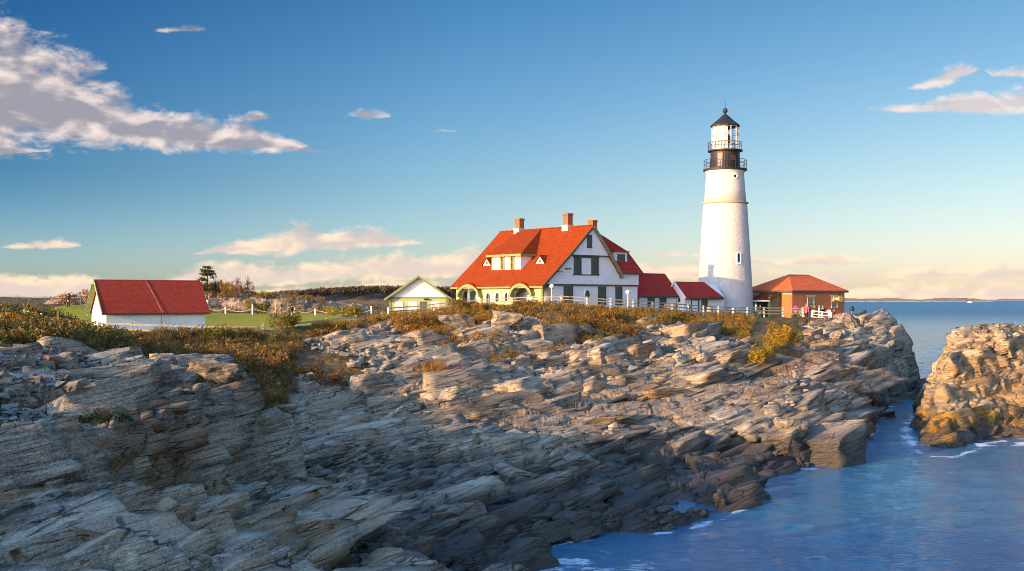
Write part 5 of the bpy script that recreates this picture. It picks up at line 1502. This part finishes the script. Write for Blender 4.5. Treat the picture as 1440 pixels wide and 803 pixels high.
# ------------------------------------------------------------------ far land
hx = np.linspace(-330, 60, 200); hy = np.linspace(395, 520, 40)
HXX, HYY = np.meshgrid(hx, hy, indexing='ij')
prof = np.clip(np.interp(HXX / HYY * 420, [-330, -140, -100, -72, -50, -20, 10, 40], [7, 8, 9.0, 11.5, 12.6, 12.0, 8, 0]), 0, 20)
hz_ = prof * np.sin(np.clip((HYY - 395) / 70, 0, 1) * np.pi / 2) + .5 * fbm(np.stack([HXX.ravel() / 14, HYY.ravel() / 14, HXX.ravel() * 0], 1), 3, 31).reshape(HXX.shape)
hills = grid_mesh('hills', np.stack([HXX, HYY, hz_ - .5], -1), 200, 40)
m, t, b = mat('far_scrub')
pos = t.new('ShaderNodeNewGeometry').outputs['Position']
t.link(t.mix(t.step(t.noise(pos, .25, 6, .7), .35, .65), (.075, .06, .04), (.14, .10, .06)), b.inputs['Base Color'])
b.inputs['Roughness'].default_value = .9
hills.data.materials.append(m)
hills['kind'] = 'structure'
q = np.stack([rng.uniform(-130, 8, 1500), rng.uniform(425, 500, 1500)], 1)
q = q[np.abs(q[:, 0] / q[:, 1] + .135) < .16]
hq = np.interp(q[:, 0] / q[:, 1] * 420, [-330, -140, -100, -72, -50, -20, 10, 40], [7, 8, 9.0, 11.5, 12.6, 12.0, 8, 0])
idx = np.repeat(np.arange(len(q)), 40)
d = rng.normal(size=(len(idx), 3)); d /= np.linalg.norm(d, axis=1, keepdims=True)
rr = rng.uniform(1.2, 2.2, len(q))
pp = np.stack([q[idx, 0], q[idx, 1], hq[idx] + .4], 1) + d * np.stack([rr[idx] * 1.2, rr[idx] * 1.2, rr[idx] * .8], 1) * rng.uniform(.4, 1, (len(idx), 1))
tag(quads_object('distant_wood', leaves(pp, 1.0), palette(len(idx), 'wood') * np.repeat(rng.uniform(.7, 1.3, (len(q), 1)), 40, 0), LEAF), 'dark wood on the far ridge behind the garage', None, None, 'stuff')
m, t, b = mat('island_ground')
pos = t.new('ShaderNodeNewGeometry').outputs['Position']
zz = t.new('ShaderNodeSeparateXYZ', {0: pos}).outputs[2]
t.link(t.mix(t.step(t.math('ADD', zz, t.math('MULTIPLY', t.noise(pos, .02, 4, .6), 8.0)), 4, 9), (.42, .33, .25), (.21, .15, .10)), b.inputs['Base Color'])
b.inputs['Roughness'].default_value = .9
for a0, a1, Y, hgt, lab in ((1150, 1322, 4200, 22.0, 'longer island'), (1318, 1402, 4400, 24.0, 'shorter island'), (1380, 1700, 9000, 22.0, 'far low coast')):
    n = 90
    X_, Y_ = np.meshgrid(np.linspace((a0 - 720) / 1600 * Y, (a1 - 720) / 1600 * Y, n), np.linspace(Y, Y + 300, 12), indexing='ij')
    s = np.sin(np.linspace(0, np.pi, n)) ** .45
    nz = .62 + .38 * fbm(np.stack([X_.ravel() / 90, Y_.ravel() / 90, X_.ravel() * 0 + Y], 1), 4, 77).reshape(X_.shape)
    zi = hgt * s[:, None] * nz * np.sin(np.linspace(0, np.pi, 12))[None] ** .5 - 1
    io = grid_mesh('island', np.stack([X_, Y_, zi], -1), n, 12)
    io.data.materials.append(m)
    io['kind'] = 'structure'
# ------------------------------------------------------------------ fences
GREYWOOD = painted('weathered_rail', (.30, .255, .19), .8, .2, 3.0, .3)
POSTW = painted('white_post', (.66, .62, .55), .7, .08, 2.0, .2)
IRON = painted('grey_pipe', (.14, .12, .11), .5, .2)
def along(pts, step):
    pts = [Vector((p[0], p[1])) for p in pts]; out = [pts[0]]; carry = 0.0
    for a, b in zip(pts, pts[1:]):
        L = (b - a).length; d = step - carry
        while d <= L:
            out.append(a + (b - a) * (d / L)); d += step
        carry = L - (d - step)
    return out
def fence(label, pts, step, ph, rails, post=(.14, .14), rail=(.05, .13), pm=POSTW, rm=GREYWOOD, name='rail_fence', round_posts=False, cap=False, pz=None):
    ps = along(pts, step)
    zs = [ground_z(p.x, p.y) for p in ps]
    if pz is not None: zs = [max(z, pz) for z in zs]
    zs = [sum(zs[max(i - 1, 0):i + 2]) / len(zs[max(i - 1, 0):i + 2]) for i in range(len(zs))]
    o = Vector((ps[0].x, ps[0].y, zs[0]))
    t_ = thing(name, label, 'fence', o)
    for p, z in zip(ps, zs):
        m = MB()
        if round_posts:
            m.tube([(p.x, p.y, z - .4), (p.x, p.y, z + ph)], post[0] / 2, 8)
        else:
            m.box(p.x - post[0] / 2, p.x + post[0] / 2, p.y - post[1] / 2, p.y + post[1] / 2, z - .4, z + ph)
        if cap: m.ball((p.x, p.y, z + ph + .05), post[0] * .62, 8, 6)
        m.build('post', pm, t_, False, o)
    for h in rails:
        for (p, z, q, w) in zip(ps, zs, ps[1:], zs[1:]):
            m = MB()
            s = (q - p).normalized() * .001
            off = Vector((-(q - p).y, (q - p).x)).normalized() * (post[1] * .5 + .02)
            if off.y > 0: off = -off
            m.beam((p.x + off.x, p.y + off.y, z + h + rng.normal(0, .02)), (q.x + off.x, q.y + off.y, w + h + rng.normal(0, .02)), rail[0], rail[1])
            m.build('rail', rm, t_, False, o)
    return t_
def Fp(px, Y): return ((px - CX) / FPX * Y, Y)
fence('long grey split-rail fence along the near edge of the lawn up to the garage', [Fp(140, 101.5), Fp(285, 100.5), Fp(330, 100), Fp(400, 101.5), Fp(470, 104.5), Fp(520, 106.5), Fp(548, 108.5)], 3.0, 1.05, (.35, .85), (.16, .16), (.06, .15), GREYWOOD, GREYWOOD)
fence('white-posted rail fence along the cliff top from the garage to the brick building', [Fp(546, 108.8), Fp(575, 110.5), Fp(620, 112), Fp(660, 112.8), Fp(700, 112.6), Fp(760, 112), Fp(820, 112), Fp(880, 113.5), Fp(950, 117), Fp(1000, 121), Fp(1060, 126), Fp(1110, 128), Fp(1140, 128.5)], 2.55, 1.12, (.38, .72, 1.02), (.15, .15), (.05, .10), POSTW, GREYWOOD)
fence('short white picket rail beside the visitors at the end of the cliff', [Fp(1142, 128.6), Fp(1160, 127.5), Fp(1178, 128)], 1.2, 1.05, (.3, .6, .95), (.14, .14), (.05, .09), POSTW, POSTW)
fence('grey pipe railing on the skyline left of the white shed', [Fp(40, 150), Fp(128, 150)], 2.3, 1.05, (1.0,), (.06, .06), (.04, .05), IRON, IRON, 'pipe_railing', True)
fence('four short white posts with a rail, half hidden in the bushes left of the shed', [Fp(34, 76), Fp(64, 78)], .42, .95, (.75,), (.13, .13), (.05, .08), POSTW, POSTW, 'post_fence', cap=True)
# posts with a drooping rope beyond the lawn
o = None
RP = [(291, 166), (317, 166), (355, 165), (414, 165), (443, 165), (487, 162), (522, 152)]
bx, by = Fp(*RP[0])
rt = thing('rope_fence', 'row of white posts with a drooping rope at the far edge of the lawn', 'fence', (bx, by, ground_z(bx, by)))
o = Vector(rt.location)
tops = []
for k, (px, Y) in enumerate(RP):
    x, y = Fp(px, Y); z = ground_z(x, y)
    hh = (1.9, 1.0, 1.45, 1.0, .95, .95, 1.3)[k]
    MB().box(x - .09, x + .09, y - .09, y + .09, z - .3, z + hh).build('post', POSTW, rt, False, o)
    tops.append(Vector((x, y, z + min(hh, 1.0) * .8)))
for a, b in zip(tops, tops[1:]):
    MB().tube([a + (b - a) * (k / 8) - Vector((0, -.1, .45 * math.sin(math.pi * k / 8))) for k in range(9)], .055, 6).build('rope', GREYWOOD, rt, False, o)

# ------------------------------------------------------------------ small standing things
def lamp_post(px, Y, ztop, label, ball=True):
    x, y = Fp(px, Y); z = ground_z(x, y); h = ztop - z
    t_ = thing('lamp_post', label, 'lamp', (x, y, z))
    MB().lathe([(.13, -.3), (.13, .25), (.075, .35), (.065, h - .35), (.11, h - .3)], 10).build('post', POSTW, t_)
    MB().ball((0, 0, h - .08), .24, 12, 8).build('lamp_globe', painted('lamp_glass', (.74, .68, .55), .3, .04), t_, True)
    return t_
lamp_post(776, 110.5, 10.35, 'white post lamp in front of the gable end of the big house')
lamp_post(883, 113.2, 9.8, 'white post lamp by the corner where big house and sheds meet')
x, y = Fp(81, 74); z = ground_z(x, y)
p_ = thing('timber_post', 'dark timber post leaning out of the bushes left of the white shed', 'post', (x, y, z))
MB().beam((0, 0, -.4), (.06, 0, 1.5), .16, .16).box(-.03, .15, -.09, .09, 1.5, 1.56).build('post', WOOD_DARK, p_)
x, y = Fp(1198, 119); z = ground_z(x, y)
p_ = thing('beacon', 'small dark beacon on the pale rocks right of the brick building', 'beacon', (x, y, z))
MB().lathe([(.16, -.3), (.12, .1), (.08, .2), (.08, 1.3)], 10).build('post', IRON, p_)
MB().lathe([(.10, 1.3), (.26, 1.36), (.26, 1.5), (.2, 1.72), (.05, 1.8)], 12).build('lamp_head', BLACK, p_)
x, y = Fp(942, 117.6); z = ground_z(x, y)
p_ = thing('bench', 'dark wooden bench behind the fence in front of the low sheds', 'bench', (x, y, z + .02), -.6)
MB().box(-.75, .75, -.2, .22, .40, .45).build('seat', WOOD_DARK, p_)
MB().box(-.75, .75, .22, .27, .55, .92).build('backrest', WOOD_DARK, p_)
for s in (-.6, .6):
    MB().box(s - .04, s + .04, -.18, .26, -.2, .40).box(s - .04, s + .04, .2, .26, .4, .92).build('leg', WOOD_DARK, p_)
x, y = Fp(998, 124); z = ground_z(x, y)
p_ = thing('barrel', 'grey barrel beside the door of the lowest white shed', 'barrel', (x, y, z))
MB().lathe([(.27, -.1), (.33, .3), (.34, .5), (.32, .75), (.27, .95), (.25, .955), (.25, .92)], 16).build('staves', GREYWOOD, p_)
for zz in (.2, .72):
    MB().lathe([(.325, zz), (.345, zz + .01), (.345, zz + .06), (.325, zz + .07)], 16).build('hoop', IRON, p_)
gp = UV(.9, 27.9); z = ground_z(gp.x, gp.y)
p_ = thing('waste_bin', 'bright green bin at the porch of the brick building', 'bin', (gp.x, gp.y, z), HRZ)
GB = painted('bright_green_plastic', (.05, .45, .06), .5, .1)
MB().prism([(-.28, -.28, -.1), (.28, -.28, -.1), (.28, .28, -.1), (-.28, .28, -.1)], (0, 0, .95)).build('body', GB, p_)
MB().box(-.33, .33, -.33, .33, .85, .93).build('lid', GB, p_)

# ------------------------------------------------------------------ people
SKIN = painted('skin', (.48, .27, .18), .6, .06)
def cloth(name, col): return painted(name, col, .85, .15, 6.0, .2, spec=.15, dirt=tuple(c * .6 for c in col))
CLOTH = {k: cloth(k + '_cloth', v) for k, v in dict(magenta=(.75, .02, .22), navy=(.02, .025, .06), tan=(.48, .32, .2), red=(.58, .05, .05), dark=(.035, .03, .03), olive=(.10, .085, .05), white=(.66, .62, .56), orange=(.62, .17, .05),
        aqua=(.42, .62, .60), blue=(.22, .40, .58), jeans=(.07, .10, .18), grey=(.25, .25, .27), yellow=(.62, .34, .03), brown=(.26, .12, .04), green=(.18, .26, .08), pinkred=(.65, .08, .14)).items()}
HAIR = {k: painted(k + '_hair', v, .7, .2, 9.0) for k, v in dict(black=(.02, .016, .014), brown=(.09, .05, .028), blond=(.36, .23, .10), grey=(.3, .29, .28)).items()}
def skinned(name, nodes, m, parent, sub=1):
    """nodes: {key: (x, y, z, radius x, radius y, parent key)}; grows one continuous surface"""
    keys = list(nodes); me = bpy.data.meshes.new(name)
    me.from_pydata([nodes[k][:3] for k in keys], [(keys.index(nodes[k][5]), keys.index(k)) for k in keys if nodes[k][5]], [])
    o = bpy.data.objects.new(name, me)
    C.objects.link(o)
    md = o.modifiers.new('skin', 'SKIN'); md.use_smooth_shade = True
    sv = me.skin_vertices[0].data
    for k, v in zip(keys, sv):
        v.radius = nodes[k][3:5]; v.use_root = nodes[k][5] is None
    if sub:
        s = o.modifiers.new('subdivision', 'SUBSURF'); s.levels = sub; s.render_levels = sub
    me.materials.append(m)
    o.parent = parent
    return o
def person(px, Y, label, top, legs, hair, face=0.0, h=1.70, pose='stand', skirt=False, z=None, uv=None):
    if uv: q = UV(*uv); x, y = q.x, q.y
    else: x, y = Fp(px, Y)
    z = ground_z(x, y) if z is None else z
    t_ = thing('person', label, 'person', (x, y, z), face)
    k = h / 1.70
    stepx = .16 if pose == 'walk' else .03
    sit = pose == 'sit'
    hipz = .45 if sit else .88
    def S(d): return {n: (v[0] * k, v[1] * k, v[2] * k, v[3] * k, v[4] * k, v[5]) for n, v in d.items()}
    up = hipz - .88
    arm = dict(stand=((-.26, -.02, 1.12 + up, -.24, -.10, .86 + up), (.26, -.02, 1.12 + up, .24, -.10, .86 + up)), walk=((-.25, .10, 1.14 + up, -.23, .02, .88 + up), (.25, -.10, 1.14 + up, .22, -.26, .95 + up)),
               point=((-.26, -.02, 1.12 + up, -.24, -.10, .86 + up), (.32, -.18, 1.30 + up, .33, -.46, 1.38 + up)), camera=((-.25, -.14, 1.18 + up, -.10, -.32, 1.42 + up), (.25, -.14, 1.18 + up, .10, -.32, 1.42 + up)), sit=((-.25, -.10, 1.12 + up, -.15, -.32, .98 + up), (.25, -.10, 1.12 + up, .15, -.32, .98 + up)))[pose]
    if sit:
        leg = lambda s: dict(k=(s * .12, -.42, hipz + .02, .075, .075), a=(s * .13, -.46, .09, .048, .05), t=(s * .14, -.60, .05, .045, .04))
    else:
        leg = lambda s: dict(k=(s * .10, -.02 - s * stepx * .6, .48, .068, .072), a=(s * .10, s * -stepx + .02, .09, .046, .05), t=(s * .11, s * -stepx - .14, .045, .045, .035))
    L, R_ = leg(-1), leg(1)
    body = dict(hip=(0, 0, hipz, .145, .115, None), waist=(0, 0, 1.08 + up, .13, .10, 'hip'), chest=(0, 0, 1.28 + up, .155, .115, 'waist'), neck=(0, .0, 1.46 + up, .055, .06, 'chest'), chin=(0, -.02, 1.54 + up, .07, .08, 'neck'), head=(0, -.01, 1.62 + up, .085, .10, 'chin'), crown=(0, 0, 1.69 + up, .05, .06, 'head'),
                ls=(-.19, 0, 1.40 + up, .06, .06, 'chest'), le=(*arm[0][:3], .042, .042, 'ls'), lw=(*arm[0][3:], .032, .032, 'le'), lh=(arm[0][3], arm[0][4] - .05, arm[0][5] - .08, .036, .022, 'lw'),
                rs=(.19, 0, 1.40 + up, .06, .06, 'chest'), re=(*arm[1][:3], .042, .042, 'rs'), rw=(*arm[1][3:], .032, .032, 're'), rh=(arm[1][3], arm[1][4] - .05, arm[1][5] - .08, .036, .022, 'rw'),
                lk=(*L['k'], 'hip'), la=(*L['a'], 'lk'), lt=(*L['t'], 'la'), rk=(*R_['k'], 'hip'), ra=(*R_['a'], 'rk'), rt=(*R_['t'], 'ra'))
    skinned('body', S(body), SKIN, t_)
    g = .02
    jk = {n: body[n] for n in ('waist', 'chest', 'ls', 'le', 'lw', 'rs', 're', 'rw')}
    jk = {n: (v[0], v[1], v[2], v[3] + g, v[4] + g, v[5]) for n, v in jk.items()}
    jk['waist'] = (*body['waist'][:3], .16, .13, None)
    jk['hem'] = (0, 0, hipz - .03, .175, .15, 'waist')
    jk['collar'] = (0, .005, 1.45 + up, .075, .075, 'chest')
    skinned('jacket', S(jk), CLOTH[top], t_)
    tr_ = {n: (v[0], v[1], v[2], v[3] + g * .8, v[4] + g * .8, v[5]) for n, v in body.items() if n in ('hip', 'lk', 'la', 'rk', 'ra')}
    skinned('trousers', S(tr_), CLOTH[legs], t_)
    MB().ball((0, .015 * k, (1.645 + up) * k), .118 * k, 10, 6, (.9, 1.0, .95)).build('hair', HAIR[hair], t_, True)
    return t_
person(1119, 130.5, 'person in a bright magenta jacket standing by the brick corner', 'magenta', 'dark', 'brown', 2.6)
person(1127, 129.4, 'small person in tan clothes sitting next to the magenta jacket', 'tan', 'tan', 'blond', .3, 1.55, 'sit')
person(1134, 130.6, 'person in a pinkish red top with dark trousers, next to the sitting one', 'pinkred', 'dark', 'blond', -.5)
person(1141, 131.4, 'person in black standing just right of the pinkish red top', 'dark', 'jeans', 'black', 2.2, 1.75)
person(1145, 130.0, 'person in an olive coat in the middle of the visitors', 'olive', 'dark', 'brown', -.3, 1.72, 'camera')
person(1152, 129.7, 'person in white leaning on the rail left of the navy jacket', 'white', 'white', 'blond', 1.2, 1.66, 'point')
person(1157, 130.3, 'person in a long navy jacket among the visitors', 'navy', 'grey', 'blond', .1, 1.78)
person(1161, 131.2, 'person in an orange shirt close behind the navy jacket', 'orange', 'jeans', 'brown', 2.9, 1.72)
person(1166, 130.0, 'person in a pale aqua top and light trousers, hands raised', 'aqua', 'white', 'brown', -.8, 1.68, 'camera')
person(1173, 131.0, 'person in a dark red jacket at the right end of the visitors', 'red', 'white', 'black', 1.0, 1.7)
person(1063, 134.0, 'person in a light blue top walking past the foot of the white tower', 'blue', 'dark', 'brown', 1.7, 1.74, 'walk')
person(1069, 136.5, 'person in dark clothes in the shadow between tower and brick building', 'dark', 'dark', 'black', .4, 1.72)
person(388, 132, 'person in a long yellow coat walking on the lawn', 'yellow', 'dark', 'blond', -1.2, 1.72, 'walk')
person(395, 133.5, 'person in an orange-brown coat just right of the yellow coat', 'brown', 'olive', 'brown', -1.3, 1.62, 'walk')
person(411, 132.5, 'person in a dark navy jacket on the right of the three on the lawn', 'navy', 'grey', 'black', 1.5, 1.76, 'walk')
person(406, 134.5, 'person in grey close behind the navy jacket on the lawn', 'grey', 'dark', 'brown', 1.4, 1.6, 'walk')
person(96, 141, 'person in black standing on the skyline by the pipe railing', 'dark', 'dark', 'black', .2, 1.78)
person(34, 112, 'person in a pale green top at the far left of the skyline', 'green', 'olive', 'blond', -.4, 1.65)

# ------------------------------------------------------------------ boulders and rubble
def rock_mesh(n, seed, sub=2, rough=.10):
    """an angular block: the hull of a few points, cut finer and chipped"""
    r_ = np.random.default_rng(seed)
    p = r_.uniform(-1, 1, (n, 3)); p = np.sign(p) * np.abs(p) ** .55
    bm = bmesh.new()
    for q in p: bm.verts.new(q)
    res = bmesh.ops.convex_hull(bm, input=bm.verts)
    bmesh.ops.delete(bm, geom=list({e for e in res['geom_interior'] + res['geom_unused'] if isinstance(e, bmesh.types.BMVert)}), context='VERTS')
    if sub:
        bmesh.ops.triangulate(bm, faces=bm.faces)
        bmesh.ops.subdivide_edges(bm, edges=bm.edges, cuts=sub, use_grid_fill=True)
        co_ = np.array([v.co[:] for v in bm.verts])
        nz = fbm(co_ * 2.3 + seed, 3, seed % 97); nz2, _ = facets((co_ * 1.9 + seed).astype(F32), seed % 89, 1.2)
        bm.normal_update()
        for v, a, b_ in zip(bm.verts, nz, nz2):
            v.co += v.normal * (rough * float(a) * .5 + rough * float(b_))
    return bm
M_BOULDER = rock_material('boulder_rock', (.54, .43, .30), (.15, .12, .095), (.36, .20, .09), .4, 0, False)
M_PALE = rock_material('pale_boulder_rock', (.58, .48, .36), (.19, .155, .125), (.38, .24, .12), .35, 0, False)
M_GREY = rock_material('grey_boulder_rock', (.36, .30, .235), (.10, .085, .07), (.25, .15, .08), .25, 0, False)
def boulder(px, py, Y, w, d, h, seed, label, m=None, rz=0.0, tilt=0.0, group='loose blocks on the ledges'):
    x, y, _ = P(px, py, Y); z = ground_z(x, y)
    bm = rock_mesh(13, seed, 5, .17)
    for v in bm.verts: v.co = (v.co.x * w / 2, v.co.y * d / 2, v.co.z * h / 2)
    me = bpy.data.meshes.new('boulder'); bm.to_mesh(me); bm.free()
    me.materials.append(m or M_BOULDER)
    o = bpy.data.objects.new('boulder', me)
    o.location = (x, y, z + h * .34); o.rotation_euler = (tilt, tilt * .5, rz)
    C.objects.link(o)
    return tag(o, label, 'boulder', group)
boulder(300, 545, 41.5, 2.1, 1.8, 1.25, 3, 'big reddish block on the right corner of the near cliff', M_BOULDER, .3, .1)
boulder(262, 540, 42, 1.3, 1.1, .95, 5, 'pale block left of the big reddish block on the near cliff', M_PALE, .9, -.1)
boulder(207, 515, 46, 1.5, .9, .5, 7, 'flat grey slab lying in the grass above the near cliff', M_GREY, .25, .08)
boulder(228, 528, 45, 1.1, .9, .6, 9, 'small pale block just right below the flat grey slab', M_PALE, .2)
boulder(318, 580, 40.5, 1.5, 1.5, 1.0, 11, 'grey cracked block under the big reddish block', M_GREY, .5)
boulder(400, 575, 62, 1.3, .8, .6, 13, 'pale slab at the foot of the shaded gully', M_PALE, .4, .1)
boulder(545, 600, 61, 2.6, 1.5, 1.2, 15, 'broad tan block in the middle of the shaded shelf', M_BOULDER, .6, -.12)
boulder(738, 672, 49.5, 2.4, 2.0, 1.25, 17, 'large tilted block near the centre of the shaded shelf', M_PALE, .5, .2)
boulder(620, 700, 45, 1.7, .8, .65, 19, 'long tan block left below the large tilted block', M_BOULDER, .7, .12)
boulder(640, 470, 96, 3.4, 2.2, 2.1, 21, 'rounded dark grey outcrop below the scrub at the left of the cliff top', M_GREY, .2)
boulder(712, 482, 91, 2.6, 1.8, 2.1, 23, 'upright split block on the sunlit cliff below the porch', M_BOULDER, .3, .15)
boulder(748, 480, 92, 2.2, 1.7, 2.0, 25, 'upright tan block right of the split one', M_BOULDER, -.3, .1)
boulder(1190, 452, 119, 2.6, 2.0, 1.4, 27, 'whitish block at the very end of the headland under the beacon', M_PALE, .3)
boulder(1206, 468, 112, 2.0, 2.4, 1.7, 29, 'leaning slab below the whitish block at the end of the headland', M_BOULDER, .5, .3)
boulder(1112, 600, 62.8, 1.5, 1.5, 1.5, 31, 'squared ochre block standing at the edge of the channel', M_BOULDER, .4)
boulder(1118, 640, 62.0, 1.9, 1.6, 1.3, 33, 'wide dark block right at the water under the squared ochre block', M_GREY, .35)
boulder(1165, 590, 66.5, 1.9, 1.6, 1.7, 35, 'broken ochre block right of the squared one', M_BOULDER, .9, .1)
boulder(650, 745, 40, 2.2, 1.4, 1.2, 37, 'brown block with a dark cleft at the edge of the foreground water', M_BOULDER, .4)
boulder(545, 790, 32.5, 2.4, 1.6, .7, 39, 'smooth grey ledge block at the bottom of the picture', M_GREY, .5, .1)
boulder(415, 745, 33, 1.1, .9, .7, 41, 'rusty brown block at the end of the orange ledge', rock_material('rusty_rock', (.34, .18, .10), (.14, .075, .045), (.36, .15, .05), .8, 0, False), .6)
boulder(150, 760, 25.5, 1.7, 1.1, .55, 43, 'square-edged slab low on the left of the foreground', M_BOULDER, .45, .1)
boulder(60, 735, 25.8, 1.1, .9, .6, 45, 'grey block beside the dark hollow at the left edge', M_GREY, .3)

# loose rubble on the near bank: more stones than one could count
TALUS = [Pq(-60, 600, 30), Pq(0, 588, 31), Pq(110, 585, 33), Pq(200, 572, 38.5), Pq(225, 540, 42), Pq(190, 520, 47), Pq(100, 506, 47), Pq(0, 500, 46), Pq(-60, 500, 46)]
def rubble(name, label, poly, n, size, m, seed, thr=-9):
    q = scatter(poly, n)
    z = gz_many(q)
    tmpl = []
    for k in range(10):
        bm = rock_mesh(9, seed + k, 0)
        bmesh.ops.triangulate(bm, faces=bm.faces)
        bm.verts.ensure_lookup_table()
        tmpl.append((np.array([v.co[:] for v in bm.verts]), np.array([[l.index for l in f.verts] for f in bm.faces])))
        bm.free()
    V_ = []; F_ = []; b0 = 0
    for (x, y), zz in zip(q, z):
        tv, tf = tmpl[int(rng.integers(0, 10))]
        s = size * rng.lognormal(0, .45) * np.array([1, .8, .5]) * .5
        a = np.array(Matrix.Rotation(rng.uniform(0, 6.28), 3, 'Z') @ Matrix.Rotation(rng.normal(0, .4), 3, 'X'))
        V_.append((tv * s) @ a.T + np.array([x, y, zz + s[2] * .6])); F_.append(tf + b0); b0 += len(tv)
    V_ = np.concatenate(V_); F_ = np.concatenate(F_)
    me = bpy.data.meshes.new(name); me.from_pydata(V_.tolist(), [], F_.tolist())
    me.materials.append(m)
    o = bpy.data.objects.new(name, me); C.objects.link(o)
    return tag(o, label, None, None, 'stuff')
m, t, b = mat('loose_stone')
pos = t.new('ShaderNodeNewGeometry')
isl = t.math('MULTIPLY', pos.outputs['Random Per Island'], 1.0)
c1 = t.mix(isl, (.10, .09, .08), (.38, .33, .27))
c1 = t.mix(t.step(t.math('FRACT', t.math('MULTIPLY', isl, 7.0)), .8, .9), c1, (.34, .19, .11))
c1 = t.mix(t.noise(pos.outputs['Position'], 9.0, 4, .6), t.mix(1.0, c1, (.6, .6, .6), 'MULTIPLY'), c1)
t.link(c1, b.inputs['Base Color']); b.inputs['Roughness'].default_value = .9
rubble('rubble', 'loose broken stones heaped on the near bank above the cliff', TALUS, 4200, .22, m, 300)
rubble('rubble', 'stones caught among the blocks of the upper slope left of the house', [Pq(420, 490, 88), Pq(560, 462, 98), Pq(580, 500, 86), Pq(520, 540, 73), Pq(440, 520, 80)], 350, .4, m, 330)
rubble('rubble', 'broken stones and small blocks over the sunlit slope below the house', [Pq(560, 480, 92), Pq(760, 458, 98), Pq(900, 464, 103), Pq(1060, 490, 98), Pq(1000, 530, 80), Pq(800, 540, 76), Pq(640, 540, 74)], 500, .4, m, 350)
rubble('pebbles', 'wet pebbles in the foreground hollow between the ledges', [Pq(440, 745, 33), Pq(520, 752, 33), Pq(560, 770, 33.5), Pq(500, 690, 41), Pq(430, 690, 40)], 900, .13, m, 370)

# ------------------------------------------------------------------ cable on the ledges, boat
cp = []
for px, py, Y in ((358, 688, 37.2), (400, 692, 37.4), (440, 698, 37.6), (470, 708, 37.4), (500, 718, 37.6), (540, 728, 38.2), (580, 735, 39), (620, 741, 39.8), (662, 746, 40)):
    x, y, _ = P(px, py, Y)
    cp.append(Vector((x, y, max(ground_z(x, y), ground_z(x + .2, y), ground_z(x - .2, y), ground_z(x, y - .2)) + .07)))
cb = MB().tube(cp, .045, 8).build('cable', BLACK)
tag(cb, 'black cable trailing down over the shaded foreground ledges', 'cable')
bx, by = Fp(1364, 3000)
bt = thing('motor_boat', 'tiny white boat far out on the sea before the shorter island', 'boat', (bx, by, 0))
MB().add([(-6, -1.6, 1.6), (-6, 1.6, 1.6), (4, 1.6, 1.8), (7, 0, 2.2), (4, -1.6, 1.8), (-6, -1, -.4), (-6, 1, -.4), (4, 1, -.4), (6, 0, -.3), (4, -1, -.4)],
         [(0, 1, 2, 3, 4), (9, 8, 7, 6, 5), (0, 4, 9, 5), (4, 3, 8, 9), (3, 2, 7, 8), (2, 1, 6, 7), (1, 0, 5, 6)]).build('hull', TRIM, bt)
MB().box(-3, 2, -1.1, 1.1, 1.6, 4.2).box(-3.3, 2.4, -1.3, 1.3, 4.2, 4.4).build('cabin', TRIM, bt)
